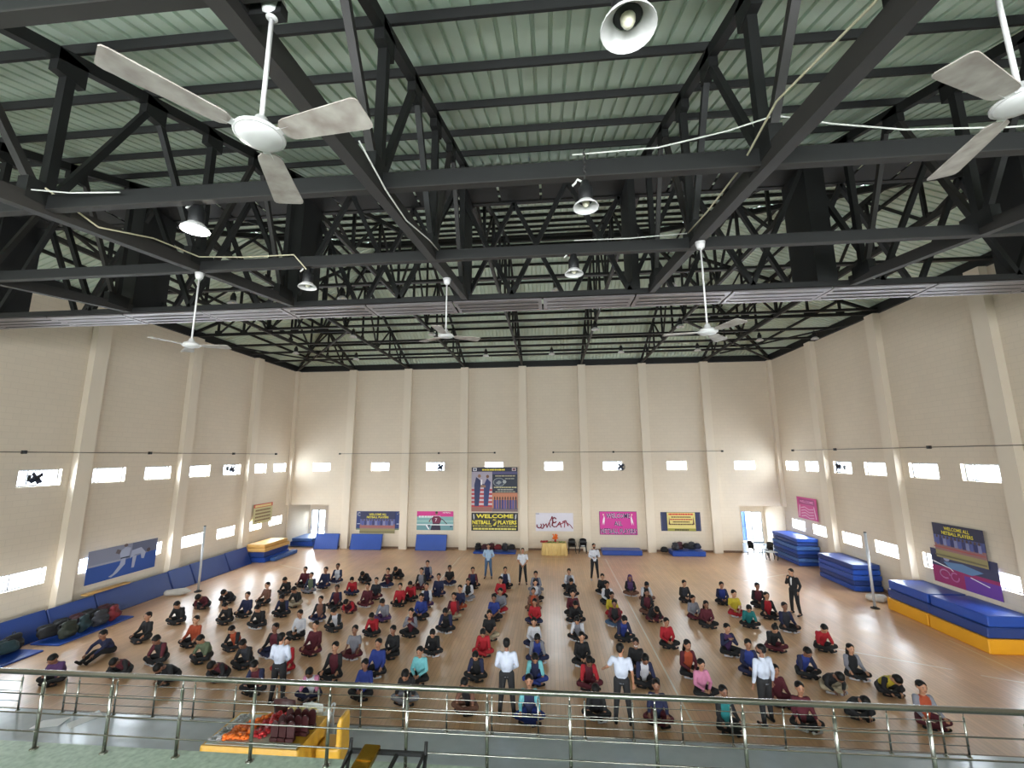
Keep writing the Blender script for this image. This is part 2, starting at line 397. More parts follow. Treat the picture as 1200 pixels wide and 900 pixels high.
# ------------------------------------------------------------------ roof steelwork
def eave_of(x): return ''
def purlins():
    k = 0
    # slope over the gallery and the near half of the hall
    for i in range(-7, 15):
        y = 4.33 + 1.1*i
        z = zf(0, y) - .07
        x0, x1 = XL, XR
        if y > yf0: q = (zf(0, y)-ZR)/.396; x0 += q; x1 -= q
        k += 1; b = MB(); b.bar((x0+.02, y, z), (x1-.02, y, z), .06, .11, up=(0, -.353, 1)); o = b.build('roof_purlin', steel_m)
        w = ORD[k] if k <= 25 else str(k)
        tag(o, 'long black purlin under the near roof slope, %s up from the gallery' % w, 'purlin', 'purlins under the near roof slope')
    for i in range(1, 9):
        y = YB - 1.25*i; z = zb(0, y) - .07; q = (zb(0, y)-ZR)/.396
        b = MB(); b.bar((XL+q+.02, y, z), (XR-q-.02, y, z), .07, .13, up=(0, .396, 1)); o = b.build('roof_purlin', steel_m)
        tag(o, 'black purlin under the far roof slope, %s up from the back wall' % ORD[i], 'purlin', 'purlins under the far roof slope')
    for sd, x_, zz in (('left', XL, zl), ('right', XR, zr)):
        for i in range(1, 8):
            x = x_ + (1.28*i if sd == 'left' else -1.28*i); z = zz(x, 0) - .07; q = z + .07 - ZR
            b = MB(); b.bar((x, yf0+q/.353+.02, z), (x, YB-q/.396-.02, z), .07, .13, up=(-.396 if sd == 'left' else .396, 0, 1)); o = b.build('roof_purlin', steel_m)
            tag(o, 'black purlin under the %s roof hip, %s up from the side wall' % (sd, ORD[i]), 'purlin', 'purlins under the %s hip' % sd)
purlins()
for (p, q, w) in ((cBL, rL, 'back left'), (cBR, rR, 'back right'), (cFL, rL, 'near left'), (cFR, rR, 'near right')):
    b = MB(); z0 = ZR-.17; z1 = zrg-.17
    b.bar((p[0], p[1], z0), (q[0], q[1], z1), .12, .2); o = b.build('hip_rafter', steel_m)
    tag(o, 'sloping black hip rafter running from the %s roof corner to the ridge' % w, 'rafter', 'hip rafters')
b = MB(); b.bar((xa, yr, zrg-.17), (xb, yr, zrg-.17), .14, .2); tag(b.build('ridge_beam', steel_m), 'black ridge beam along the top of the hall roof', 'beam')

TX = [-14.57, -10.35, -6.12, -1.9, 2.33, 6.55, 10.77]
GY0, GY1 = 9.4, 10.2
GB, GT = H+3.58, H+6.5
TXW = {-14.57: 'leftmost', -10.35: 'second from left', -6.12: 'third from left', -1.9: 'centre left', 2.33: 'centre right', 6.55: 'third from right', 10.77: 'second from right'}
def zbc(y): return H + 2.49 + .127*y      # bottom chord of the gallery trusses
for x in TX[1:]:
    t = thing('roof_truss', 'black roof truss over the gallery, %s, its bottom chord meeting the cross girder' % TXW[x], 'truss', (x, GY0, zbc(GY0)), 0, 'trusses over the gallery')
    O = Vector((x, GY0, zbc(GY0)))
    L = lambda y, z: Vector((x, y, z)) - O
    b = MB(); b.bar(L(-4.8, zbc(-4.8)), L(GY0-.02, zbc(GY0)), .13, .2); b.build('bottom_chord', steel2_m, t)
    b = MB(); b.bar(L(-4.8, zf(x, -4.8)-.24), L(GY0+.1, zf(x, GY0+.1)-.24), .12, .16); b.build('top_chord', steel_m, t)
    yb_ = [-2.6, -.3, 2.0, 4.3, 6.6, 9.0]
    for i, y in enumerate(yb_):
        b = MB(); b.bar(L(y, zbc(y)), L(y, zf(x, y)-.26), .11 if abs(x) < 8 else .1); b.build('web_post', steel_m, t)
        for dy in (-1.15, 1.15):
            yy = y+dy
            if yy < -4.5 or yy > GY0: continue
            b = MB(); b.bar(L(y, zbc(y)), L(yy, zf(x, yy)-.26), .085); b.build('web_brace', steel2_m if (i+int(dy > 0)) % 2 else steel_m, t)
        for yy in (y, y+1.15):
            z = zf(x, yy)-.34; b = MB(); b.box(-.06, .06, yy-O.y-.17, yy-O.y+.17, z-O.z-.2, z-O.z+.12); b.build('gusset_plate', steel_m, t)
        b = MB(); b.box(-.07, .07, y-O.y-.24, y-O.y+.24, zbc(y)-O.z, zbc(y)-O.z+.27); b.build('gusset_plate', steel_m, t)
ZB = H + 6.5
for x in TX:
    ztop = lambda y: zroof(x, y) - .24
    t = thing('roof_truss', 'black roof truss over the hall running to the back wall, %s' % TXW[x], 'truss', (x, YB, ZB), 0, 'trusses over the hall')
    O = Vector((x, YB, ZB)); L = lambda y, z: Vector((x, y, z)) - O
    b = MB(); b.bar(L(GY1, ZB), L(YB-.02, ZB), .1, .15); b.build('bottom_chord', steel2_m, t)
    # top chord with its breaks
    ys = [GY1]; zl_ = zl(x, 0) if x < 0 else zr(x, 0)
    y1, y2 = (zl_-H-3.85)/.353, YB-(zl_-ZR)/.396
    ys += [y1, y2] if y1 < y2 and zl_ < zrg else [yr]
    ys += [YB-.1]
    b = MB()
    for a, c in zip(ys, ys[1:]): b.bar(L(a, ztop(a)), L(c, ztop(c)), .11, .15)
    b.build('top_chord', steel_m, t)
    n = 10; st = (YB-GY1)/n
    for i in range(n+1):
        y = GY1 + st*i
        if 0 < i < n and ztop(y)-ZB > .35:
            b = MB(); b.bar(L(y, ZB), L(y, ztop(y)), .09); b.build('web_post', steel_m, t)
        if i < n:
            a, c = (y, y+st) if i % 2 else (y+st, y)
            if max(ztop(c)-ZB, 0) > .3:
                b = MB(); b.bar(L(a, ZB), L(c, ztop(c)), .075); b.build('web_brace', steel2_m if i % 3 == 0 else steel_m, t)
    for i in range(1, n):
        y = GY1 + st*i; b = MB(); b.box(-.03, .03, y-YB-.16, y-YB+.16, -.05, .2); b.build('gusset_plate', steel_m, t)
# short cross trusses in the two hips
for sd, x0, x1 in (('left', XL+.05, -10.4), ('right', 6.6, XR-.05)):
    y = 20.75; t = thing('roof_truss', 'short black truss across the %s hip, square to the other trusses' % sd, 'truss', (x0, y, ZB), 0, 'short trusses across the hips')
    zt = lambda x: zroof(x, y)-.24
    b = MB(); b.bar((0, 0, 0), (x1-x0, 0, 0), .1, .14); b.build('bottom_chord', steel_m, t)
    b = MB(); b.bar((0, 0, zt(x0)-ZB), (x1-x0, 0, zt(x1)-ZB), .1, .14); b.build('top_chord', steel_m, t)
    n = 6; st = (x1-x0)/n
    for i in range(1, n):
        b = MB(); b.bar((st*i, 0, 0), (st*i, 0, zt(x0+st*i)-ZB), .09); b.build('web_post', steel_m, t)
        b = MB(); b.bar((st*i, 0, 0), (st*(i+1), 0, zt(x0+st*(i+1))-ZB), .07); b.build('web_brace', steel_m, t)
        b = MB(); b.box(st*i-.18, st*i+.18, -.03, .03, -.05, .22); b.build('gusset_plate', steel_m, t)
# cross girder: two lattice planes, laced top, plated underside
t = thing('cross_girder', 'deep black lattice girder spanning the hall with a pale plated underside', 'girder', (0, GY0, GB))
def G(x, y, z): return (x, y-GY0, z-GB)
xs0, xs1 = XL+.05, XR-.05
for y in (GY0, GY1):
    b = MB(); b.bar(G(xs0, y, GB+.06), G(xs1, y, GB+.06), .1, .12); b.build('bottom_chord', steel_m, t)
    b = MB(); b.bar(G(xs0, y, GT+.06), G(xs1, y, GT+.06), .12, .16); b.build('top_chord', steel_m, t)
b = MB(); x = xs0; k = 0
while x < xs1-.1:
    w = min(2.1, xs1-x); b.box(x+.02, x+w-.02, .02, GY1-GY0-.02, -.03-.006*(k % 2), -.004)
    for yy in (.2, .42, .62): b.box(x+.1, x+w-.1, yy, yy+.012, -.045, -.03, 1)
    x += 2.1; k += 1
b.build('underside_plate', [soffit_m, steel2_m], t)
b = MB(); x = xs0
while x < xs1-.1:
    w = min(1.05, xs1-x); b.box(x+.03, x+w-.03, .07, GY1-GY0-.07, GT-GB-.0, GT-GB+.02); x += 1.05
b.build('top_plate', steel_m, t)
xn = -.81; P2 = 1.33
for y, off in ((GY0, 0), (GY1, 1)):
    i0 = int((xs0-xn)/P2); i1 = int((xs1-xn)/P2)
    for i in range(i0, i1):
        xa_, xb_ = xn+P2*i, xn+P2*(i+1)
        up = (i+off) % 2 == 0
        za, zb__ = (GB+.1, GT-.02) if up else (GT-.02, GB+.1)
        b = MB(); b.bar(G(xa_, y, za), G(xb_, y, zb__), .1, .1); b.build('lattice_bar', steel_m, t)
for x, w in ((-14.57, .3), (-10.5, .42), (-6.2, .42), (-1.98, .14), (2.0, .16), (6.05, .42), (10.5, .42)):
    b = MB(); b.box(x-w/2, x+w/2, -.06, GY1-GY0+.06, .1, GT-GB+.02); b.build('girder_post', steel_m, t)
# cross beams at gallery truss nodes and ties over the hall
BZ = {2.0: H+2.86, 4.3: H+3.09, 6.6: H+3.32}
for i, (y, w) in enumerate(((2.0, 'nearest'), (4.3, 'middle'), (6.6, 'farthest'))):
    z = BZ[y]; hh = .085 if y < 5 else .075; b = MB()
    b.box(xs0+6, xs1-1.5, y-.025, y+.025, z-hh, z+hh, 0); b.box(xs0+6, xs1-1.5, y-.025, y+.07, z-hh-.015, z-hh, 1); b.box(xs0+6, xs1-1.5, y-.025, y+.07, z+hh, z+hh+.015, 0)  # lower flange coloured lighter to stand for light from below
    tag(b.build('cross_beam', [steel_m, steel2_m]), 'long dark channel beam lying across the gallery trusses, the %s of three' % w, 'beam', 'channel beams across the gallery')
for i, y in enumerate((15.2, 20.4, 23.4, 25.3, 27.6)):
    b = MB(); b.box(xs0+(4 if i in (1,) else 0), xs1, y-.04, y+.04, ZB+.07, ZB+.17); b.box(xs0+(4 if i in (1,) else 0), xs1, y-.08, y+.08, ZB+.055, ZB+.07, 1)  # bottom flange in the lighter steel, as if lit from below
    tag(b.build('tie_beam', [steel_m, steel2_m]), 'thin steel tie across the hall trusses, %s one beyond the cross girder' % ORD[i+1], 'tie beam', 'ties across the hall trusses')
for (p, q, w) in (((XL, YB), (-10.35, 20.75), 'left'), ((XR, YB), (6.55, 20.75), 'right')):
    b = MB(); b.bar((p[0], p[1]-.1, ZB), (q[0], q[1], ZB), .09, .1)
    tag(b.build('corner_brace', steel2_m), 'slim grey diagonal brace from the back %s corner to the short hip truss' % w, 'brace', 'corner braces')
for (p, q, w) in (((XL+.5, 22), (-14.6, 27.5), 'left'), ((XR-.5, 22), (10.8, 27.5), 'right')):
    b = MB(); b.bar((p[0], p[1], ZB-.16), (q[0], q[1], ZB-.16), .07, .08)
    tag(b.build('wind_brace', steel_m), 'thin black wind brace beside the %s hip, above the side wall' % w, 'brace', 'wind braces in the hips')

# ------------------------------------------------------------------ cables
cable_m = mat('cream_cable', s(196, 188, 160), .5)
white_cable = mat('white_cable', s(214, 214, 208), .5)
def cable(pts, r, m, label):
    b = MB(); b.tube(pts, r, 6); tag(b.build('power_cable', m), label, 'cable')
zc = lambda y: zbc(y)
b1, b2 = BZ[4.3]-.34+.11, BZ[6.6]-.34+.1
cable([(.3, 4.2, b1+.34), (1.2, 4.2, b1+.36), (1.9, 4.15, b1+.46), (2.33, 4.05, b1+.52), (2.9, 4.1, b1+.42), (3.6, 4.15, b1+.34), (4.6, 4.2, b1+.33), (6.2, 4.2, b1+.34)], .009, white_cable, 'white cable lying along the middle channel beam, right of the hanging lamps')
cable([(2.22, .9, zc(.9)+.15), (2.2, 2.6, zc(2.6)+.13), (2.1, 3.6, zc(3.6)+.2), (2.15, 4.5, zc(4.5)+.05), (2.12, 5.4, zc(5.4)-.02), (2.2, 6.4, zc(6.4)+.1)], .011, cable_m, 'cream cable running loosely along the centre right truss chord')
cable([(.45, 6.5, b2+.34), (1.3, 6.5, b2+.33), (2.2, 6.45, b2+.34)], .01, white_cable, 'thin pale cable on the farthest channel beam near the centre lamp')
cable([(-1.8, 3.6, zc(3.6)+.1), (-1.76, 4.2, zc(4.2)-.1), (-1.8, 5.0, zc(5)-.1), (-1.72, 5.8, zc(5.8)-.06), (-1.78, 6.5, zc(6.5)+.05)], .009, white_cable, 'white cable sagging beside the centre left truss chord')
cable([(-7.6, 4.15, b1+.34), (-6.9, 4.1, b1+.42), (-6.2, 4.1, b1+.3), (-5.6, 4.15, b1+.24), (-5.0, 4.2, b1+.24)], .009, white_cable, 'white cable drooping over the channel beam at the far left')
cable([(-6.0, 4.2, zc(4.2)+.2), (-5.95, 4.8, zc(4.8)-.05), (-5.98, 5.6, zc(5.6)+.12), (-6.02, 6.5, zc(6.5)+.14), (-5.2, 6.52, b2+.34), (-4.3, 6.52, b2+.34), (-4.1, 6.6, b2+.1)], .012, cable_m, 'cream cable leading along the third truss chord to the left lamps')

# ------------------------------------------------------------------ hanging lamps
def lamp_meshes():
    b = MB(); b.lathe([(.075, .0), (.085, .02), (.085, .17), (.06, .2), (.05, .26), (.03, .28)], seg=16); hs = b.mesh('lamp_housing'); hs.materials.append(black_m)
    b = MB(); b.lathe([(.15, -.075), (.152, -.07), (.14, -.045), (.09, .0), (.085, .01), (.08, .0), (.13, -.045), (.145, -.07), (.15, -.075)], seg=24, caps=False); rf = b.mesh('reflector'); rf.materials.append(white_m)
    b = MB(); b.ball((0, 0, -.01), (.042, .042, .055), 12, 8); bl = b.mesh('bulb'); bl.materials.append(mat('frosted_bulb', s(235, 228, 205), .3)); 
    return hs, rf, bl
LM = lamp_meshes()
lit_m = mat('glowing_bulb', (1, .97, .85), .3, emit=60)
def lamp(x, y, z, ztop, label, lit=False, hook=True, group=None, sc=1.0):
    t = thing('hanging_lamp', label, 'lamp', (x, y, z), 0, group); t.scale = (sc, sc, sc)
    link('lamp_housing', LM[0], t); link('reflector', LM[1], t)
    o = link('bulb', LM[2], t)
    if lit: o.data = LM[2].copy(); o.data.materials.clear(); o.data.materials.append(lit_m)
    b = MB(); h = (ztop-z)/sc; n = max(2, int(h/.09))
    for i in range(n):
        za, zb_ = .27+(h-.27)*i/n, .27+(h-.27)*(i+1)/n; dx = .012*(-1)**i
        b.tube([(dx, 0, za-.01), (-dx, 0, (za+zb_)/2), (dx, 0, zb_+.01)], .008, 5)
    b.build('chain', steel2_m, t)
    if hook:
        b = MB(); b.tube([(0, 0, .24), (-.09, 0, .3), (-.11, 0, .26), (-.15, 0, .22)], .014, 6); b.build('lead_wire', white_cable, t)
    return t
lamp(.42, 4.14, H+2.6, BZ[4.3]+.12, 'black bell lamp with white dish hanging by a chain from the middle beam', sc=.88)
lamp(.44, 6.62, H+2.97, BZ[6.6]-.1, 'black bell lamp with white dish below the farthest channel beam, near the centre')
lamp(.47, 2.03, H+2.36, BZ[2.0]-.1, 'nearest bell lamp seen from below at the top edge, bulb inside a white dish')
lamp(-4.17, 4.4, H+2.76, BZ[4.3]-.1, 'lit bell lamp glowing brightly on the left, the only one switched on', lit=True)
lamp(-4.1, 6.66, H+2.95, BZ[6.6]-.1, 'unlit lamp with a pale dish at left, beyond the glowing lamp')
L2 = [(-12.4,15.2,'far left, above the left wall'),(-7.9,15.2,'left of centre on the first hall tie'),(.34,15.2,'centre of the first hall tie'),(4.5,15.2,'right of centre on the first hall tie'),(8.8,15.2,'rightmost on the first hall tie'),
 (-9.9,20.4,'left on the second hall tie'),(-5.8,20.4,'centre left on the second hall tie'),(2.29,20.4,'centre right on the second hall tie'),(6.3,20.4,'right on the second hall tie'),
 (-14.8,23.4,'above the back left corner'),(-12.0,25.3,'leftmost near the back wall'),(-3.8,25.3,'near the back wall, above the two men banner'),(.2,25.3,'near the back wall, above the graffiti banner'),(4.3,25.3,'near the back wall, above the pink banner'),(8.7,25.3,'near the back wall, above the yellow banner'),(11.3,23.4,'above the back right corner'),(14.1,23.4,'rightmost, against the right wall')]
for x, y, w in L2: lamp(x, y, H+6.12, ZB+.05, 'small distant bell lamp, '+w, hook=False, group='small lamps over the hall', sc=1.25)
pl = bpy.data.lights.new('lamp_glow', 'POINT'); pl.energy = 40; pl.color = (1, .97, .85); pl.shadow_soft_size = .05
o = bpy.data.objects.new('lamp_glow', pl); C.objects.link(o); o.location = (-4.17, 4.4, H+2.66)

# ------------------------------------------------------------------ ceiling fans
def fan(x, y, z, ztop, angs, R, label, dusty=True):
    t = thing('ceiling_fan', label, 'fan', (x, y, z))
    b = MB(); b.lathe([(.0, ztop-z), (.075, ztop-z), (.055, ztop-z-.1), (.02, ztop-z-.13)][::-1], seg=16); b.build('canopy', white_m, t)
    b = MB(); b.tube([(0, 0, .1), (0, 0, ztop-z-.12)], .014, 8); b.build('downrod', white_m, t)
    b = MB(); b.lathe([(0, -.035), (.06, -.034), (.115, -.02), (.13, 0), (.13, .02), (.1, .05), (.05, .07), (.035, .12), (.02, .125)], seg=28)
    b.lathe([(.135, -.004), (.142, .0), (.142, .014), (.135, .018)], seg=28); b.build('motor_housing', white_m, t)
    for a in angs:
        a = math.radians(a); M = Matrix.Rotation(a, 4, 'Z') @ Matrix.Rotation(math.radians(-11), 4, 'X')
        b = MB(); n = len(b.v)
        pr = [(.16, .035), (.19, .064), (.22, .072), (R-.035, .1), (R-.01, .092), (R, .074)]
        for zz in (-.004, .004):
            for (u, w) in pr: b.v.append(tuple(M @ Vector((u, -w, zz+.0-.006*abs(w)/.07)))); 
            for (u, w) in reversed(pr): b.v.append(tuple(M @ Vector((u, w, zz+.006))))
        m_ = 2*len(pr)
        b.face([n+i for i in range(m_-1, -1, -1)]); b.face([n+m_+i for i in range(m_)])
        for i in range(m_): j = (i+1) % m_; b.face([n+i, n+j, n+m_+j, n+m_+i])
        o = b.build('blade', blade_m, t)
        b = MB(); b.bar(M @ Vector((.1, 0, .004)), M @ Vector((.22, 0, .004)), .045, .012); b.build('blade_arm', white_m, o)
    return t
fan(-1.70, 2.155, H+1.906, H+2.86, (-126, -9, 109), .715, 'large dusty white ceiling fan hanging nearest at upper left')
fan(2.95, 2.6, H+2.14, H+3.4, (-154, 79, -38), .76, 'dusty white ceiling fan cut by the right edge, only two blades in view')
b = MB(); b.box(-1.9, -1.62, 2.12, 2.19, zbc(2.15)-.02, zbc(2.15)+.06); b.box(-1.73, -1.67, 2.13, 2.18, H+2.84, zbc(2.15)+.04); tag(b.build('fan_bracket', steel_m), 'short dark bracket on the centre left truss above the nearest fan', 'bracket')
b = MB(); b.box(2.33, 3.2, 2.56, 2.64, H+3.4, H+3.47); b.box(2.29, 2.37, 2.56, 2.64, zbc(2.6), H+3.4); tag(b.build('fan_bracket', steel_m), 'short dark bracket on the centre right truss carrying a fan', 'bracket')
fan(-1.9, 7.62, H+2.22, zbc(7.6)-.1, (148, 28, -91), .66, 'white ceiling fan on a long rod at the centre, below the girder')
fan(2.33, 6.3, H+1.77, zbc(6.3)-.1, (-66, 52, 172), .62, 'white ceiling fan on a long rod right of centre')
fan(-6.12, 6.66, H+1.91, zbc(6.66)-.1, (17, -110, 137), .6, 'small white ceiling fan on a long rod in front of the left wall')

# ------------------------------------------------------------------ conduits and wall fans
cond_m = mat('dark_conduit', s(84, 76, 70), .6)
def conduit(pts, boxes, label):
    t = thing('wall_conduit', label, 'conduit', pts[0]); O = Vector(pts[0])
    b = MB(); b.tube([Vector(p)-O for p in pts], .014, 6); b.build('pipe', cond_m, t)
    for q in boxes:
        q = Vector(q)-O; b = MB(); b.rbox(q.x-.06, q.x+.06, q.y-.06, q.y+.06, q.z-.06, q.z+.06, .01); b.build('junction_box', black_m, t)
zc_ = H+.25
def route_x(x0, x1, y):      # along the back wall, stepping round pilasters
    return [(x0, YB-.33, zc_), (x1, YB-.33, zc_)]
conduit(route_x(-15.2, -3.9, 0), [(-15.2, YB-.33, zc_), (-7.9, YB-.33, zc_), (-3.9, YB-.33, zc_)], 'thin dark conduit across the left half of the back wall above the windows')
conduit(route_x(.2, 11.5, 0), [(.2, YB-.33, zc_), (4.3, YB-.33, zc_), (11.5, YB-.33, zc_)], 'thin dark conduit across the right half of the back wall above the windows')
conduit([(XL+.38, 12, zc_), (XL+.38, 28.2, zc_)], [(XL+.38, 13.9, zc_), (XL+.38, 18.8, zc_), (XL+.38, 24.2, zc_), (XL+.38, 28.2, zc_)], 'thin dark conduit along the left wall above the upper windows')
conduit([(XR-.38, 28.2, zc_), (XR-.38, 12, zc_)], [(XR-.38, 28.2, zc_), (XR-.38, 24.2, zc_), (XR-.38, 18.5, zc_)], 'thin dark conduit along the right wall above the upper windows')
def wall_fan(x, y, z, rz, label):
    t = thing('wall_fan', label, 'fan', (x, y, z), rz, 'small black wall fans')       # faces -y locally
    b = MB(); b.rbox(-.06, .06, .2, .3, -.12, .12, .01); b.tube([(0, .22, 0), (0, .1, -.02), (0, .04, 0)], .025, 8); b.build('wall_bracket', black_m, t)
    Mx = Matrix.Rotation(PI/2, 4, 'X')
    b = MB(); b.lathe([(.03, -.06), (.07, -.04), (.07, .04), (.0, .06)], seg=12, M=Mx); b.build('motor', black_m, t)
    b = MB()
    for r in (.1, .18, .24, .28):
        for yy in (-.12, -.02) if r > .2 else (-.13,):
            b.tube([(r*math.cos(k*PI/8), yy, r*math.sin(k*PI/8)) for k in range(17)], .006, 4, caps=False)
    for k in range(12):
        c, q = math.cos(k*PI/6), math.sin(k*PI/6); b.tube([(0, -.14, 0), (.2*c, -.13, .2*q), (.285*c, -.07, .285*q), (.2*c, 0, .2*q), (.05*c, .02, .05*q)], .004, 4)
    b.build('cage', black_m, t)
    for k in range(4):
        M = Matrix.Translation((0, -.07, 0)) @ Mx @ Matrix.Rotation(k*PI/2+.6, 4, 'Z') @ Matrix.Rotation(.4, 4, 'X')
        b = MB(); b.box(.03, .23, -.07, .08, -.006, .006, 0, M); b.build('blade', mat('dark_blue_blade', s(44, 52, 78), .4), t)
wall_fan(-7.75, YB-.31, H-.72, 0, 'small black wall fan in front of the third window on the back wall')
wall_fan(4.75, YB-.31, H-.75, 0, 'small black wall fan in front of the sixth window on the back wall')
wall_fan(XL+.32, 24.2, H-.62, PI/2, 'small black wall fan at an upper window of the left wall, farther one')
wall_fan(XL+.32, 14.4, H-.68, PI/2, 'wall fan blocking the nearest upper window of the left wall')
wall_fan(XR-.32, 24.1, H-.68, -PI/2, 'small black wall fan at an upper window of the right wall')

# ------------------------------------------------------------------ printed banners
FONT = {}
def text_polys(b, txt, x, y, h, mi, width=None, bold=.0, zoff=0, center=True, slant=0):
    """adds flat lettering to b in the u-v plane (x=u, z=v, y toward viewer negative)"""
    cu = bpy.data.curves.new('t', 'FONT'); cu.body = txt; cu.size = 1; cu.offset = bold; cu.resolution_u = 2; cu.shear = slant
    ob = bpy.data.objects.new('t', cu); C.objects.link(ob)
    dg = bpy.context.evaluated_depsgraph_get(); me = bpy.data.meshes.new_from_object(ob.evaluated_get(dg))
    bpy.data.objects.remove(ob); bpy.data.curves.remove(cu)
    if not me.vertices: return
    xs = [v.co.x for v in me.vertices]; ys = [v.co.y for v in me.vertices]
    sy = h/(max(ys)-min(ys)); sx = (width/(max(xs)-min(xs))) if width else sy
    ox = x - ((max(xs)+min(xs))/2*sx if center else min(xs)*sx); oy = y - min(ys)*sy
    n = len(b.v)
    for v in me.vertices: b.v.append((v.co.x*sx+ox, zoff, v.co.y*sy+oy))
    for p in me.polygons: b.face([n+i for i in p.vertices], mi)
    bpy.data.meshes.remove(me)
PM = {}
def ink(rgb):
    if rgb not in PM: PM[rgb] = mat('printed_ink_%02x%02x%02x' % rgb, s(*rgb), .55, noise=.04, scale=3)
    return PM[rgb]
def banner(name, label, cat, wallside, u0, u1, z0, z1, base, items, d=.03, tilt=0):
    """u runs left to right as seen from inside the hall; items: ('r',x0,y0,x1,y1,rgb) ('t',txt,x,y,h,w,rgb,bold) ('p',[(x,y)..],rgb) ('e',x,y,rx,ry,rgb) ('l',[(x,y)..],w,rgb)"""
    W, Hh = abs(u1-u0), z1-z0
    if wallside == 'back': loc, rz = ((u0+u1)/2, YB-d, z0), 0
    elif wallside == 'left': loc, rz = (XL+d, (u0+u1)/2, z0), PI/2
    else: loc, rz = (XR-d, (u0+u1)/2, z0), -PI/2
    t = thing(name, label, cat, loc, rz); t.rotation_euler = (0, tilt, rz)
    b = MB(); b.box(-W/2, W/2, 0, .012, 0, Hh); b.build('vinyl_sheet', ink(base), t)
    groups = {}; lay = 0
    pb, tb = MB(), MB(); pm, tm = [], []
    def slot(lst, rgb):
        m_ = ink(rgb)
        if m_ not in lst: lst.append(m_)
        return lst.index(m_)
    for it in items:
        lay += 1; y = -.0015*lay
        X = lambda v: -W/2 + v*W
        Y = lambda v: v*Hh
        if it[0] == 'r': pb.quad([(X(it[1]), y, Y(it[2])), (X(it[3]), y, Y(it[2])), (X(it[3]), y, Y(it[4])), (X(it[1]), y, Y(it[4]))], slot(pm, it[5]))
        elif it[0] == 'p': pb.quad([(X(p[0]), y, Y(p[1])) for p in it[1]], slot(pm, it[2]))
        elif it[0] == 'e': pb.quad([(X(it[1])+it[3]*W*math.cos(k*PI/8), y, Y(it[2])+it[4]*Hh*math.sin(k*PI/8)) for k in range(16)], slot(pm, it[5]))
        elif it[0] == 'l':
            P = [Vector((X(p[0]), Y(p[1]))) for p in it[1]]; mi = slot(pm, it[3])
            for a, c in zip(P, P[1:]):
                dd = (c-a); 
                if dd.length < 1e-6: continue
                q = Vector((-dd.y, dd.x)).normalized()*it[2]/2; e = dd.normalized()*it[2]*.3
                pb.quad([(v.x, y, v.y) for v in (a-q-e, c-q+e, c+q+e, a+q-e)], mi)
        elif it[0] == 'w':      # a row of print too small to read, as word-sized blocks: (x centre, y, height, width, ink)
            x = it[1]-it[4]/2; mi = slot(pm, it[5])
            while x < it[1]+it[4]/2-.01:
                w_ = min(rnd.uniform(.035, .09), it[1]+it[4]/2-x); pb.quad([(X(x), y, Y(it[2])), (X(x+w_*.86), y, Y(it[2])), (X(x+w_*.86), y, Y(it[2]+it[3])), (X(x), y, Y(it[2]+it[3]))], mi); x += w_
        elif it[0] == 't': text_polys(tb, it[1], X(it[2]), Y(it[3]), it[4]*Hh, slot(tm, it[6]), it[5]*W, it[7] if len(it) > 7 else 0, y)
    if pb.v: pb.build('printed_picture', pm, t)
    if tb.v: tb.build('lettering', tm, t)
    return t
def crowd(x0, x1, y0, h, n, cols, hd=(60, 40, 34)):
    it = []
    for k in range(n):
        x = x0+(x1-x0)*(k+.5)/n; w = (x1-x0)/n*.42
        it += [('r', x-w, y0, x+w, y0+h*.72, cols[k % len(cols)]), ('e', x, y0+h*.85, w*.6, h*.15, hd)]
    return it
YEL, WHT, NAVY = (238, 222, 66), (236, 236, 240), (34, 40, 70)
# tall banner: two suited men shaking hands, with squad photograph and globe panel
items = [('r', 0, .9, 1, 1, (40, 42, 66)), ('w', .48, .925, .035, .5, YEL), ('r', .03, .915, .11, .985, WHT), ('r', .88, .915, .97, .985, (214, 200, 205)), ('e', .925, .95, .03, .025, (120, 60, 70)), ('e', .07, .95, .028, .024, (110, 120, 140)),
 ('r', 0, .0, .45, .9, (176, 168, 186))]
for k in range(5): items.append(('r', 0, .1+.09*k, .45, .145+.09*k, (186, 60, 66)))
for k in range(5): items.append(('r', 0, .145+.09*k, .45, .19+.09*k, (206, 190, 200)))
items += [('r', 0, 0, .45, .1, (150, 100, 92)),
 ('p', [(.07, .12), (.16, .12), (.19, .45), (.2, .7), (.1, .78), (.06, .6)], (38, 46, 92)), ('e', .17, .8, .035, .04, (150, 110, 90)), ('p', [(.18, .55), (.29, .56), (.29, .61), (.18, .64)], (38, 46, 92)),
 ('p', [(.27, .12), (.36, .12), (.39, .45), (.42, .66), (.34, .75), (.27, .6)], (44, 56, 110)), ('e', .35, .79, .033, .038, (120, 84, 66)), ('p', [(.2, .54), (.31, .54), (.31, .59), (.2, .6)], (150, 116, 96)), ('r', .2, .6, .235, .72, WHT),
 ('r', .455, .42, 1, .84, (36, 44, 64)), ('e', .6, .66, .13, .1, (150, 156, 160)), ('e', .6, .66, .115, .088, (60, 70, 92)), ('p', [(.53, .64), (.6, .7), (.66, .66), (.6, .6)], (150, 156, 160)), ('e', .72, .67, .04, .04, (170, 176, 180)),
 ('r', .455, .84, 1, .9, (86, 84, 132)), ('w', .74, .79, .025, .44, (190, 180, 150)), ('w', .84, .73, .02, .22, (170, 170, 160)), ('w', .74, .53, .026, .5, (200, 196, 150)), ('w', .74, .48, .024, .34, (180, 180, 170)), ('w', .74, .435, .02, .44, (170, 168, 150)),
 ('r', .455, 0, 1, .42, (196, 128, 96)), ('r', .455, 0, 1, .08, (120, 100, 104))] + crowd(.48, .99, .06, .28, 9, [(60, 56, 120), (86, 80, 140), (70, 70, 100)])
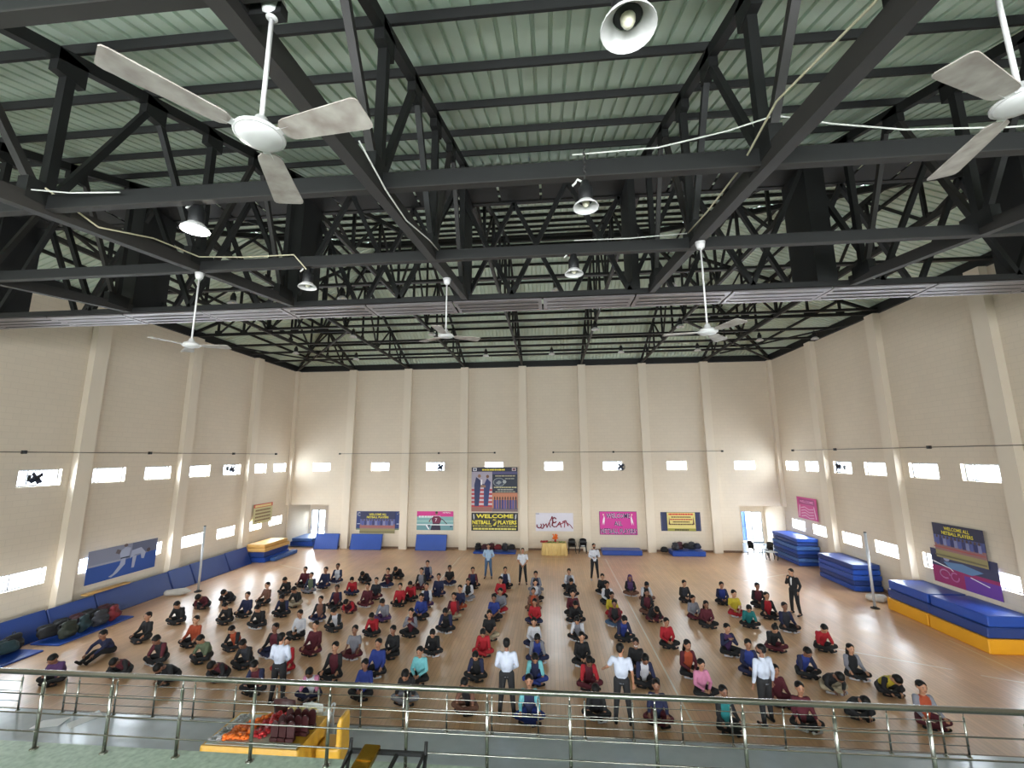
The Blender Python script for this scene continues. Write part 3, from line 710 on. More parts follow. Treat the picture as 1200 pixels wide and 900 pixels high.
banner('tall_banner', 'tall printed banner of two suited men shaking hands beside a squad photo', 'banner', 'back', -5.57, -2.33, H-3.78, H-.62-.14, (150, 140, 150), items, d=.04)
items = [('t', 'WELCOME', .5, .7, .22, .8, YEL, .03), ('t', 'ALL', .5, .56, .1, .08, YEL, .02), ('t', 'NETBALL', .22, .36, .22, .4, YEL, .03), ('t', 'PLAYERS', .77, .36, .22, .4, YEL, .03),
 ('r', .03, .22, .44, .3, (200, 190, 60)), ('r', .56, .22, .97, .3, (200, 190, 60)), ('w', .235, .235, .05, .36, NAVY), ('w', .765, .235, .05, .36, NAVY), ('w', .5, .06, .09, .92, (226, 216, 110)),
 ('p', [(.46, .3), (.5, .44), (.55, .56), (.53, .34), (.5, .26)], (214, 200, 70)), ('p', [(.05, .6), (.07, .7), (.06, .92), (.035, .92), (.04, .75)], (190, 190, 196)), ('p', [(.95, .6), (.935, .7), (.945, .92), (.97, .92), (.965, .75)], (190, 190, 196))]
banner('welcome_banner', 'black banner with yellow WELCOME ALL NETBALL PLAYERS lettering below the tall banner', 'banner', 'back', -5.56, -2.32, H-5.06, H-3.86, (24, 24, 26), items)
# magenta banner
dk = (52, 30, 84); ln = (236, 214, 236)
fig = lambda x, f: [('p', [(x-f*.03, .4), (x-f*.01, .62), (x+f*.03, .84), (x+f*.045, .62), (x+f*.02, .4), (x+f*.005, .55)], (240, 226, 236)), ('e', x+f*.01, .86, .017, .04, (236, 200, 196)), ('p', [(x, .66), (x+f*.05, .74), (x+f*.05, .7), (x, .6)], (240, 226, 236))]
items = [('r', .01, .015, .99, .985, (206, 50, 150)), ('t', 'WELCOME', .5, .7, .22, .64, ln, .05), ('t', 'WELCOME', .5, .7, .22, .64, dk, .015), ('t', 'ALL', .5, .38, .2, .22, ln, .05), ('t', 'ALL', .5, .38, .2, .22, dk, .015), ('t', 'NETBALL PLAYERS', .5, .05, .22, .95, ln, .05), ('t', 'NETBALL PLAYERS', .5, .05, .22, .95, dk, .015)] + fig(.1, 1) + fig(.88, -1)
banner('welcome_banner', 'magenta banner with dark WELCOME ALL NETBALL PLAYERS lettering on the back wall', 'banner', 'back', 3.21, 5.7, H-5.25, H-3.73, (70, 40, 96), items)
# white banner, red brush lettering
mr = (140, 28, 56)
def arc(cx, cy, rx, ry, a0, a1, n=10): return [(cx+rx*math.cos(math.radians(a0+(a1-a0)*k/n)), cy+ry*math.sin(math.radians(a0+(a1-a0)*k/n))) for k in range(n+1)]
items = [('w', .05, .93, .04, .1, (120, 120, 140))]
for st, w in ((arc(.09, .3, .06, .13, 160, 400), .05), (arc(.17, .28, .045, .13, 200, 420), .05), ([(.2, .22), (.28, .4), (.3, .2), (.36, .46)], .045), (arc(.4, .42, .03, .2, 90, 270), .04), ([(.4, .6), (.44, .8), (.46, .55), (.43, .3)], .05), (arc(.5, .6, .05, .14, 30, 330), .055), (arc(.5, .36, .055, .12, 60, 300), .045), ([(.55, .24), (.64, .5), (.68, .22)], .05), ([(.6, .34), (.78, .5), (.76, .22)], .04), ([(.72, .52), (.8, .58), (.86, .3)], .05), ([(.84, .44), (.92, .34), (.98, .16)], .035), ([(.02, .24), (.1, .18), (.2, .17)], .03)):
    items.append(('l', st, w*1.5, mr))
banner('brush_lettered_banner', 'white banner with dark red brush-stroke lettering above the flower table', 'banner', 'back', -1.1, 1.45, H-5.05, H-3.85, (214, 210, 222), items)
# blue photo banners
def photo_items():
    return [('r', 0, .0, 1, .22, (150, 140, 96)), ('r', 0, .22, 1, .42, (150, 110, 110)), ('r', 0, .42, 1, .66, (92, 98, 150)), ('t', 'WELCOME ALL', .5, .83, .1, .5, YEL, .02), ('t', 'NETBALL PLAYERS', .5, .7, .1, .62, YEL, .02)] + crowd(.04, .96, .38, .28, 12, [(84, 92, 156), (56, 60, 110), (130, 134, 176)], (84, 66, 62)) + [('r', .0, .06, 1, .1, (112, 104, 80)), ('r', 0, .3, 1, .33, (176, 84, 84))]
banner('backing_banner', 'dark blue banner mostly hidden behind the squad photo banner, white marks at its edges', 'banner', 'back', -13.85, -10.5, H-5.06, H-3.8, (44, 60, 118), [('l', arc(.06, .84, .03, .08, 60, 300), .06, WHT), ('l', arc(.93, .84, .03, .08, 0, 180), .06, WHT), ('r', .02, .3, .12, .34, (190, 200, 220)), ('r', .88, .3, .98, .34, (190, 200, 220)), ('r', 0, 0, 1, .08, (110, 130, 110))], d=.016)
banner('squad_banner', 'squad photo banner with yellow welcome lettering on the left of the back wall', 'banner', 'back', -13.55, -11.0, H-5.3, H-3.83, (42, 46, 84), photo_items(), d=.06)
# athlete poster
items = [('r', 0, .72, 1, 1, (208, 52, 138)), ('r', 0, 0, 1, .3, (110, 152, 158)), ('w', .35, .66, .1, .6, (214, 226, 226)), ('t', 'NETBALL', .82, .9, .06, .22, WHT, .01), ('r', 0, .46, 1, .49, (190, 214, 212)),
 ('p', [(.38, .0), (.42, .28), (.45, .4), (.62, .4), (.64, .28), (.66, 0)], (40, 34, 62)), ('p', [(.4, .62), (.46, .74), (.62, .74), (.68, .6), (.64, .36), (.44, .36)], (110, 30, 66)), ('e', .54, .9, .035, .09, (150, 104, 84)), ('e', .54, .94, .035, .06, (40, 28, 26)), ('p', [(.66, .62), (.7, .6), (.84, .34), (.82, .32)], (70, 40, 60)), ('p', [(.4, .64), (.36, .58), (.32, .42), (.36, .44)], (120, 80, 70)), ('t', '7', .53, .45, .18, .06, (226, 200, 214), .02),
 ('r', 0, .26, 1, .31, WHT), ('p', [(.24, .28), (.32, .04), (.36, .04), (.28, .28)], WHT), ('p', [(.3, .28), (.38, .28), (.34, .16)], (60, 66, 90)), ('e', .94, .2, .03, .04, (60, 80, 110))]
banner('athlete_poster', 'pink and teal poster of an athlete in a maroon jersey on the back wall', 'poster', 'back', -9.44, -6.84, H-5.05, H-3.78, (128, 172, 172), items)
# yellow banner with dark side strips
items = [('w', .5, .86, .09, .88, (206, 40, 40))] + [('w', .5, .72-.13*k, .065, w, (96, 60, 40) if k != 1 else (180, 40, 40)) for k, (tt, w) in enumerate((('', .7), ('', .8), ('', .6), ('', .86)))] + [('r', 0, .0, 1, .14, (150, 146, 60)), ('w', .5, .03, .07, .5, (60, 50, 40)), ('p', [(.04, .35), (.07, .8), (.1, .35)], (90, 50, 50)), ('p', [(.9, .35), (.93, .8), (.96, .35)], (90, 50, 50))]
banner('backing_banner', 'dark blue banner showing as two strips behind the yellow banner', 'banner', 'back', 7.27, 9.85, H-4.97, H-3.76, (38, 46, 84), [('r', .02, .05, .03, .95, (80, 90, 130)), ('r', .97, .05, .98, .95, (80, 90, 130))], d=.016)
banner('notice_banner', 'yellow banner with red and brown lettering on the right of the back wall', 'banner', 'back', 7.68, 9.5, H-4.97, H-3.78, (222, 206, 128), items, d=.045)
# left wall
items = [('r', 0, .55, 1, 1, (128, 132, 152)), ('r', 0, .5, .45, .56, (150, 152, 170)), ('p', [(.0, .5), (.5, .5), (1, .62), (1, 0), (0, 0)], (38, 76, 150)), ('r', .6, .6, 1, 1, (92, 98, 122)),
 ('p', [(.3, .08), (.36, .14), (.44, .38), (.46, .6), (.52, .6), (.52, .36), (.42, .14), (.34, .04)], (158, 164, 188)), ('p', [(.44, .56), (.42, .8), (.5, .92), (.58, .86), (.56, .56)], (158, 164, 188)), ('p', [(.42, .72), (.36, .78), (.38, .9), (.44, .84)], (96, 86, 92)), ('e', .5, .97, .03, .05, (96, 80, 78)),
 ('p', [(.62, .18), (.66, .18), (.68, .56), (.62, .56)], (158, 164, 188)), ('p', [(.58, .5), (.6, .76), (.74, .8), (.82, .6), (.8, .4), (.76, .42), (.74, .6), (.66, .6)], (158, 164, 188)), ('e', .86, .66, .03, .07, (70, 60, 64)), ('p', [(.44, .56), (.57, .56), (.57, .6), (.44, .6)], (40, 44, 60))]
banner('judo_poster', 'large blue poster of two judo fighters on the left wall', 'poster', 'left', 16.95, 20.1, H-5.1, H-3.78, (110, 120, 150), items, d=.08)
items = [('r', 0, .82, 1, 1, (196, 84, 70)), ('w', .5, .85, .1, .86, (230, 214, 150))] + [('w', .5, .64-.17*k, .08, .8, (124, 96, 66)) for k in range(4)]
banner('notice_banner', 'faded yellow banner with a red heading on the left wall near the corner', 'banner', 'left', 26.85, 28.75, H-4.22, H-2.98, (198, 190, 144), items, d=.08)
# right wall
items = [('r', .1, .68, .9, .92, (150, 40, 110)), ('t', 'WELCOME', .5, .74, .12, .7, (236, 150, 196), .02)] + [('l', [(.08, .1), (.14, .6)], .08, (230, 190, 214)), ('l', [(.92, .1), (.86, .6)], .08, (230, 190, 214))] + [('l', [(.2, .5-.13*k), (.4, .56-.13*k), (.6, .46-.13*k), (.82, .5-.13*k)], .05, (228, 176, 206)) for k in range(4)]
banner('pink_banner', 'creased pink banner high on the right wall near the back corner', 'banner', 'right', 26.95, 28.95, H-3.82, H-2.56, (198, 62, 132), items, d=.08)
items = [('r', 0, .5, 1, 1, (60, 62, 92)), ('r', 0, 0, 1, .5, (150, 42, 96)), ('r', .5, 0, 1, .4, (106, 60, 150)), ('p', [(.2, .66), (.5, .72), (.8, .62), (.62, .46), (.3, .5)], (96, 130, 170)), ('l', [(.0, .62), (.3, .5), (.34, .44)], .03, WHT), ('l', [(.6, .4), (.85, .28)], .03, WHT), ('e', .1, .74, .07, .12, (40, 42, 70)), ('e', .26, .78, .05, .09, (150, 150, 180)), ('l', arc(.2, .3, .08, .12, 0, 300), .05, (200, 140, 180)), ('l', arc(.36, .28, .06, .12, 60, 360), .05, (196, 120, 170))]
banner('printed_banner', 'crumpled purple and red banner partly covering a lower right window', 'banner', 'right', 16.95, 19.6, H-4.98, H-3.72, (70, 66, 96), items, d=.08)
banner('squad_banner', 'large squad photo banner with yellow lettering, topmost on the right wall', 'banner', 'right', 17.22, 19.28, H-4.0, H-2.7, (46, 46, 74), photo_items(), d=.12)

# ------------------------------------------------------------------ court lines
lz = .0015
def line(x0, y0, x1, y1, w=.05):
    b = MB(); d = Vector((x1-x0, y1-y0, 0)).normalized(); n = Vector((-d.y, d.x, 0))*w/2
    b.quad([(x0-n.x, y0-n.y, lz), (x1-n.x, y1-n.y, lz), (x1+n.x, y1+n.y, lz), (x0+n.x, y0+n.y, lz)]); b.build('floor_marking', white_line, kind='structure')
line(3.25, 11.2, 3.25, 28.3); line(-5.85, 18, -5.85, 28.3); line(-5.85, 28.3, 3.25, 28.3, .04)
line(9.0, 16.3, 11.7, 15.0, .05); line(12.2, 14.7, 13.1, 14.3, .06); line(9.6, 24.0, 13.0, 25.8, .05); line(-16.3, 25.8, -14, 24.6, .05); line(13.45, 11, 13.45, 17.2, .04)

# ------------------------------------------------------------------ gym mats
def gym_mat(name, label, cat, x0, x1, y0, y1, z0, z1, m, rz=0, group=None, seam=True, parent=None, tilt=None):
    """soft block mat with rounded edges, welt and zip line"""
    cx, cy = (x0+x1)/2, (y0+y1)/2; w, d, h = (x1-x0)/2, (y1-y0)/2, z1-z0
    t = thing(name, label, cat, (cx, cy, z0), rz, group)
    if tilt: t.rotation_euler = tilt
    b = MB(); b.rbox(-w, w, -d, d, 0, h, min(.035, h*.3)); b.build('cover', m, t)
    b = MB()
    for z in (h-.012,): b.tube([(-w+.03, -d+.005, z), (w-.03, -d+.005, z), (w-.005, -d+.03, z), (w-.005, d-.03, z), (w-.03, d-.005, z), (-w+.03, d-.005, z), (-w+.005, d-.03, z), (-w+.005, -d+.03, z), (-w+.03, -d+.005, z)], .012, 6)
    b.build('piping', m, t)
    return t
wallmat_m = mat('deep_blue_vinyl', s(34, 66, 140), .42, noise=.1, scale=2)
# upright mats leaning on the left wall
up_mats = [(10.9, 13.5, .82), (13.55, 15.3, .84), (15.35, 17.0, .82), (17.05, 20.4, .86), (20.45, 21.7, .88), (21.75, 24.1, .9), (24.15, 25.9, .92)]
wn = ['nearest', 'second nearest', 'third nearest', 'middle', 'third farthest', 'second farthest', 'farthest']
for (y0, y1, h), w in zip(up_mats, wn):
    t = thing('gym_mat', 'blue gym mat propped upright along the left wall, %s in the row' % w, 'gym mat', (XL+.95, (y0+y1)/2, 0), 0, 'upright mats along the left wall')
    t.rotation_euler = (0, math.radians(-26), 0); L2_ = (y1-y0)/2; hh = h/.9*1.05
    b = MB(); b.rbox(-.12, 0, -L2_, L2_, .0, hh, .03); b.build('cover', wallmat_m if w != 'middle' else bluemat2_m, t)
    b = MB(); b.tube([(-.005, -L2_+.02, .02), (-.005, -L2_+.02, hh-.02), (-.005, L2_-.02, hh-.02), (-.005, L2_-.02, .02)], .014, 6); b.build('piping', bluemat2_m, t)
gym_mat('folded_mat', 'thin tan mat lying on top of the upright blue mats, left wall', 'gym mat', XL+.37, XL+.67, 16.6, 18.4, .93, .99, tanmat_m)
# stack with tan tops at the left corner
gym_mat('crash_mat', 'blue crash mat at the bottom of the tan-topped stack, left corner', 'gym mat', XL+.38, -17.45, 26.1, 28.6, .0, .3, bluemat_m, group='crash mats in the left corner')
gym_mat('crash_mat', 'blue crash mat in the middle of the tan-topped stack, left corner', 'gym mat', XL+.38, -17.5, 26.05, 28.55, .31, .62, bluemat2_m, group='crash mats in the left corner')
gym_mat('crash_mat', 'tan crash mat second from top of the left corner stack', 'gym mat', XL+.38, -17.4, 26.0, 28.5, .63, .85, tanmat_m, group='crash mats in the left corner')
gym_mat('crash_mat', 'tan crash mat topmost of the left corner stack', 'gym mat', XL+.38, -17.5, 26.1, 28.4, .86, 1.05, tanmat_m, group='crash mats in the left corner')
gym_mat('crash_mat', 'low blue mat on the floor against the tan-topped stack', 'gym mat', -17.4, -17.05, 26.5, 28.9, .0, .22, bluemat3_m)
gym_mat('crash_mat', 'blue mat lying in the left alcove, lower of two', 'gym mat', -18.9, -17.2, 31.0, 33.2, 0, .3, bluemat_m)
gym_mat('crash_mat', 'pale blue mat lying in the left alcove, upper of two', 'gym mat', -18.85, -17.3, 31.1, 33.0, .31, .52, bluemat3_m)
# mats propped along the back wall
for x0, x1, w in ((-16.6, -14.87, 'beside the left alcove'), (-14.0, -11.75, 'below the squad photo banner'), (-9.35, -7.2, 'below the pink athlete poster')):
    t = thing('gym_mat', 'blue gym mat propped against the back wall ' + w, 'gym mat', ((x0+x1)/2, YB-.6, 0), 0, 'mats propped on the back wall'); W = (x1-x0)/2
    t.rotation_euler = (math.radians(-15), 0, 0)
    b = MB(); b.rbox(-W, W, 0, .1, 0, 1.05, .03); b.build('cover', bluemat_m, t)
    b = MB(); b.tube([(-W+.02, .002, .02), (-W+.02, .002, 1.03), (W-.02, .002, 1.03), (W-.02, .002, .02)], .014, 6); b.build('piping', bluemat2_m, t)
gym_mat('crash_mat', 'flat blue mat under the bags below the black banner', 'gym mat', -5.2, -2.4, 29.3, 30.2, 0, .1, bluemat_m)
gym_mat('crash_mat', 'blue crash mat lying flat below the magenta banner', 'gym mat', 3.2, 5.7, 29.35, 30.3, 0, .3, bluemat_m)
gym_mat('crash_mat', 'blue crash mat with bags on it below the yellow banner', 'gym mat', 7.55, 9.6, 29.3, 30.3, 0, .3, bluemat_m)
# stacks along the right wall
for i in range(7):
    j = rnd.uniform(-.06, .06)
    gym_mat('crash_mat', 'blue mat in the tall stack by the right alcove, %s from the floor' % ORD[i+1], 'gym mat', 14.0+j, 15.2, 27.2+j, 30.0+j, .01+.215*i, .21+.215*i, [bluemat_m, bluemat3_m, bluemat2_m][i % 3], group='tall mat stack by the right alcove')
for i in range(5):
    j = rnd.uniform(-.08, .05)
    gym_mat('crash_mat', 'blue mat in the second stack on the right wall, %s from the floor' % ORD[i+1], 'gym mat', 13.95+j, 15.2, 22.55+j, 25.2+j, .01+.235*i, .235+.235*i, [bluemat_m, bluemat2_m, bluemat_m][i % 3], group='second mat stack on the right wall')
for k, (y0, y1, w) in enumerate(((18.35, 20.3, 'farther'), (16.1, 18.3, 'nearer'))):
    gym_mat('crash_mat', 'yellow crash mat on the floor by the right wall, the %s one' % w, 'gym mat', 13.75, 15.2, y0, y1, 0, .46, yelmat_m)
    gym_mat('crash_mat', 'thick blue crash mat on the %s yellow mat, lower layer' % w, 'gym mat', 13.8, 15.2, y0+(-.05 if k == 0 else .02), y1-.03, .47, .8, bluemat2_m)
    gym_mat('crash_mat', 'thick blue crash mat on the %s yellow mat, top layer' % w, 'gym mat', 13.85, 15.2, y0-(0 if k == 0 else 0), y1-.06, .81, 1.15, bluemat_m)

# ------------------------------------------------------------------ net posts and sacks
def post(x, y, label, rz):
    t = thing('net_post', label, 'post', (x, y, 0), rz)
    b = MB(); b.tube([(0, 0, .04), (0, 0, 3.02)], .05, 12); b.build('pole', chrome_m if False else mat('pale_painted_pole', s(190, 192, 196), .4, metal=.3), t)
    b = MB(); b.lathe([(.16, 0), (.16, .03), (.08, .05), (.06, .09)], seg=20); b.build('base_plate', steel2_m, t)
    b = MB(); b.lathe([(.055, 3.0), (.055, 3.03), (0, 3.04)], seg=12); b.build('cap', black_m, t)
post(-16.94, 20.5, 'tall pale metal net post standing near the left wall', 0)
post(13.25, 20.3, 'tall pale metal net post standing near the right wall', 0)
sack_m = mat('off_white_sackcloth', s(196, 192, 186), .8, bump=.3, noise=.1)
def sack(x, y, z, L_, w, h, rz, label, m):
    b = MB(); b.cone((-L_*.3, 0, h*.5), h*.45, (L_*.3, .04, h*.5), h*.5); b.cone((-L_*.25, w*.2, h*.42), h*.42, (L_*.2, -w*.2, h*.45), h*.42); b.cone((L_*.3, 0, h*.5), h*.4, (L_*.52, 0, h*.45), h*.16)
    me = remesh(b, 'cloth_sack', .03, 4); me.materials.append(m)
    mn = min(v.co.z for v in me.vertices)
    for v in me.vertices: v.co.z -= mn
    o = link('cloth_sack', me); o.location = (x, y, z); o.rotation_euler = (0, 0, rz); tag(o, label, 'sack')
sack(-17.55, 19.9, 0, 1.1, .5, .3, .5, 'pale grey rolled sack on the floor beside the left net post', sack_m)
sack(13.95, 21.2, 0, .8, .5, .32, -.4, 'crumpled white sack on the floor behind the right net post', sack_m)

# ------------------------------------------------------------------ bags
bag_cols = {'black': s(20, 20, 24), 'maroon': s(66, 22, 32), 'navy': s(24, 30, 54), 'grey': s(54, 54, 60), 'olive': s(40, 46, 36), 'red': s(120, 30, 38), 'orange': s(140, 76, 34), 'teal': s(24, 50, 56)}
def bag_mesh():
    b = MB(); b.cone((-.12, 0, .2), .13, (.12, 0, .2), .13); b.cone((-.1, 0, .38), .09, (.1, 0, .38), .09); b.cone((-.13, .0, .1), .1, (.13, 0, .1), .1); b.cone((-.08, -.12, .17), .08, (.08, -.12, .17), .08)
    me = remesh(b, 'bag_body', .022, 4)
    b = MB()
    for sx in (-1, 1): b.tube([(sx*.09, .1, .42), (sx*.12, .19, .34), (sx*.12, .19, .2), (sx*.1, .11, .1)], .016, 6)
    b.tube([(-.04, .02, .46), (-.03, .03, .51), (.03, .03, .51), (.04, .02, .46)], .01, 6)
    st = b.mesh('strap')
    b = MB(); b.tube([(-.09, -.2, .2), (-.05, -.205, .235), (.05, -.205, .235), (.09, -.2, .2)], .006, 5); zp = b.mesh('zip')
    return me, st, zp
BAG = bag_mesh()
for m_ in BAG: m_.materials.append(black_m)
def bag(x, y, z, col, rz, lie, label, group, k=1.0):
    t = thing('backpack', label, 'bag', (x, y, z), rz, group); t.scale = (k, k, k); t.rotation_euler = (lie, 0, rz)
    if lie: t.location.z = z+.16
    for nme, me in zip(('bag_body', 'strap', 'zip'), BAG):
        o = link(nme, me, t)
        if nme == 'bag_body':
            o.material_slots[0].link = 'OBJECT'; o.material_slots[0].material = mat('bag_cloth_'+col, bag_cols[col], .75, noise=.15, bump=.1)
gym_mat('exercise_mat', 'thin blue mat on the floor under bags by the left wall, nearer one', 'gym mat', -17.95, -16.9, 12.2, 14.1, .0, .05, bluemat_m)
gym_mat('exercise_mat', 'thin blue mat on the floor under bags by the left wall, farther one', 'gym mat', -17.95, -16.85, 14.5, 17.2, .0, .05, bluemat_m)
Lb = [(-17.7, 12.35, 'orange'), (-17.35, 12.8, 'navy'), (-17.75, 13.1, 'black'), (-17.4, 13.5, 'teal'), (-17.75, 13.85, 'black'), (-17.5, 14.75, 'black'), (-17.2, 15.05, 'olive'), (-17.65, 15.3, 'black'), (-17.25, 15.6, 'teal'), (-17.6, 15.9, 'maroon'), (-17.2, 16.15, 'grey'), (-17.65, 16.45, 'black'), (-17.25, 16.7, 'red'), (-17.6, 16.95, 'maroon')]
for i, (x, y, c) in enumerate(Lb):
    bag(x, y, .055, c, rnd.uniform(1, 2.2), -1.1 if i % 2 else 0, '%s backpack in the bag row by the left wall mats, %s from the front' % (c, ORD[i+1]), 'bags along the left wall', 1.2)
for i, (x, c) in enumerate(((-4.95, 'black'), (-4.5, 'maroon'), (-4.05, 'maroon'), (-3.6, 'red'), (-3.15, 'grey'), (-2.7, 'black'))):
    bag(x, 29.75+.14*(-1)**i, .105, c, rnd.uniform(-.5, .5), -1.2 if i % 2 else 0, '%s bag in the heap below the black banner, %s from the left' % (c, ORD[i+1]), 'bags below the black banner')
for i, (x, c) in enumerate(((7.2, 'black'), (7.85, 'grey'), (8.2, 'maroon'), (8.55, 'black'), (8.95, 'grey'), (9.3, 'navy'))):
    bag(x, 29.8+.14*(-1)**i, .305 if i else 0, c, rnd.uniform(-.5, .5), 0 if i in (1, 2, 4) else -1.2, '%s bag below the yellow banner, %s from the left' % (c, ORD[i+1]), 'bags below the yellow banner')
b = MB(); b.lathe([(.03, 0), (.035, .02), (.035, .16), (.02, .2), (.015, .22)], seg=12); o = b.build('water_bottle', white_m); o.location = (-17.0, 12.9, .055); tag(o, 'small white bottle standing on the blue mat by the left wall bags', 'bottle')

# ------------------------------------------------------------------ chairs
def chair(x, y, z, rz, label, m, arms=True, group=None):
    t = thing('plastic_chair', label, 'chair', (x, y, z), rz, group)     # faces -y locally
    b = MB(); b.rbox(-.23, .23, -.23, .2, .41, .44, .012); b.build('seat', m, t)
    b = MB(); n = 9
    for i in range(n+1):
        u = -.22+.44*i/n; d = .06*(1-(u/.22)**2)
        b.v += [(u, .19+d, .42), (u, .27+d, .86-.05*(abs(u)/.22)**2), (u, .205+d, .42), (u, .285+d, .86-.05*(abs(u)/.22)**2)]
    for i in range(n):
        k = 4*i; b.face([k, k+4, k+5, k+1], 0, True); b.face([k+2, k+3, k+7, k+6], 0, True); b.face([k+1, k+5, k+7, k+3]); b.face([k, k+2, k+6, k+4])
    b.face([0, 1, 3, 2]); b.face([4*n, 4*n+2, 4*n+3, 4*n+1]); b.build('backrest', m, t)
    for sx in (-1, 1):
        for sy in (-1, 1):
            b = MB(); b.bar((sx*.2, sy*.2-.01, .42), (sx*.24, sy*.25, 0), .04); b.build('leg', m, t)
        if arms:
            b = MB(); b.tube([(sx*.23, -.2, .42), (sx*.255, -.2, .6), (sx*.255, -.14, .64), (sx*.25, .2, .66)], .02, 8); b.build('armrest', m, t)
    return t
white_pl = mat('white_plastic', s(222, 226, 226), .4)
chair(1.3, 29.95, 0, 0, 'black plastic chair beside the flower table, the left one of two', black_m)
chair(2.0, 30.0, 0, -.15, 'black plastic chair beside the flower table, the right one of two', black_m)
b = MB(); b.box(-.12, .12, -.1, .1, 0, .03); o = b.build('folded_paper', white_pl); o.location = (2.0, 29.88, .445); tag(o, 'small white paper on the seat of the right black chair', 'paper')
chair(12.75, 29.9, 0, .35, 'black plastic armchair in front of the right alcove, left one', black_m)
chair(13.45, 29.6, 0, -1.1, 'black plastic armchair by the tall mat stack at right', black_m)
t = thing('small_table', 'small pale-topped stool with dark legs between two armchairs at right', 'table', (13.25, 28.7, 0), .1)
b = MB(); b.rbox(-.28, .28, -.2, .2, .45, .49, .01); b.build('table_top', white_pl, t)
for sx in (-1, 1):
    for sy in (-1, 1): b = MB(); b.tube([(sx*.22, sy*.15, .45), (sx*.26, sy*.18, .2), (sx*.24, sy*.17, 0)], .018, 8); b.build('leg', black_m, t)

# ------------------------------------------------------------------ cloth-covered tables
gold_m = mat('golden_satin_cloth', s(218, 166, 56), .38, noise=.12, scale=9)
def covered_table(x, y, z, w, d, h, label, m, pleats=46, rz=0):
    t = thing('covered_table', label, 'table', (x, y, z), rz)
    b = MB(); b.box(-w/2+.02, w/2-.02, -d/2+.02, d/2-.02, h-.035, h-.012); b.build('table_top', mat('table_board', s(96, 70, 50), .6), t)
    for sx in (-1, 1):
        for sy in (-1, 1): b = MB(); b.bar((sx*(w/2-.08), sy*(d/2-.08), 0), (sx*(w/2-.08), sy*(d/2-.08), h-.03), .04); b.build('leg', steel2_m, t)
    b = MB(); per = []
    N_ = pleats*4; P_ = 2*(w+d)
    for k in range(N_):
        q = P_*k/N_
        if q < w: p, nrm = (-w/2+q, -d/2), (0, -1)
        elif q < w+d: p, nrm = (w/2, -d/2+q-w), (1, 0)
        elif q < 2*w+d: p, nrm = (w/2-(q-w-d), d/2), (0, 1)
        else: p, nrm = (-w/2, d/2-(q-2*w-d)), (-1, 0)
        per.append((p, nrm, math.sin(k*PI/2+rnd.uniform(-.4, .4))))
    lv = [(h, 0, 0), (h-.03, .012, .0), (h-.2, .02, .012), (h*.45, .035, .024), (.01, .05, .03)]
    for (zz, off, amp) in lv:
        for (p, nrm, wv) in per: b.v.append((p[0]+nrm[0]*(off+amp*wv), p[1]+nrm[1]*(off+amp*wv), zz))
    for l in range(len(lv)-1):
        for k in range(N_):
            j = (k+1) % N_; b.face([l*N_+k, (l+1)*N_+k, (l+1)*N_+j, l*N_+j], 0, l > 0)
    b.face([k for k in range(N_)])
    b.build('tablecloth', m, t)
    return t
covered_table(.13, 29.45, 0, 1.55, .7, .76, 'table with pleated yellow cloth under flowers at the back wall', mat('pale_golden_cloth', s(222, 188, 116), .5, noise=.08, scale=9), 22)
def heap(name, label, cat, x, y, z, pts, r, m, n, flat=.5):
    b = MB()
    for _ in range(n):
        u, v = rnd.random(), rnd.random(); px, py = pts(u, v); rr = r*rnd.uniform(.6, 1.2)
        b.ball((px, py, rr*flat+rnd.random()*r*1.2), (rr, rr, rr*flat), 6, 4)
    o = b.build(name, m, kind='stuff'); o.location = (x, y, z); o['label'] = label; o['category'] = cat
    return o
orange_m = mat('orange_petals', s(240, 132, 34), .6, noise=.3, scale=60, col2=s(214, 80, 24)); redp_m = mat('red_ribbon_cloth', s(196, 36, 44), .5, noise=.3, scale=60); green_m = mat('green_leaves', s(110, 160, 70), .6, noise=.3, scale=40); silver_m = mat('silver_tinsel', s(196, 196, 200), .35, noise=.3, scale=50)
heap('flower_garland', 'red and orange flowers heaped on the left end of the back table', 'flowers', -.55, 29.35, .77, lambda u, v: (u*.45-.2, v*.4-.25), .05, redp_m, 60)
heap('green_foliage', 'green leaves draped over the front of the back table', 'leaves', -.1, 29.2, .765, lambda u, v: (u*.6-.25, v*.3-.2), .04, green_m, 50, .3)
heap('green_foliage', 'green leaves on the right end of the back table', 'leaves', .6, 29.3, .765, lambda u, v: (u*.4-.2, v*.3-.15), .04, green_m, 34, .3)
t = thing('flower_bouquet', 'orange bouquet standing in the middle of the back table', 'flowers', (.2, 29.5, .77))
b = MB(); b.lathe([(.05, 0), (.08, .1), (.05, .16)], seg=12); b.build('vase', redp_m, t)
b = MB()
for _ in range(40):
    a, r_ = rnd.uniform(0, 2*PI), rnd.uniform(0, .17); b.ball((r_*math.cos(a), r_*math.sin(a), .2+rnd.uniform(0, .26)), .05, 6, 4)
b.build('blossoms', orange_m, t)
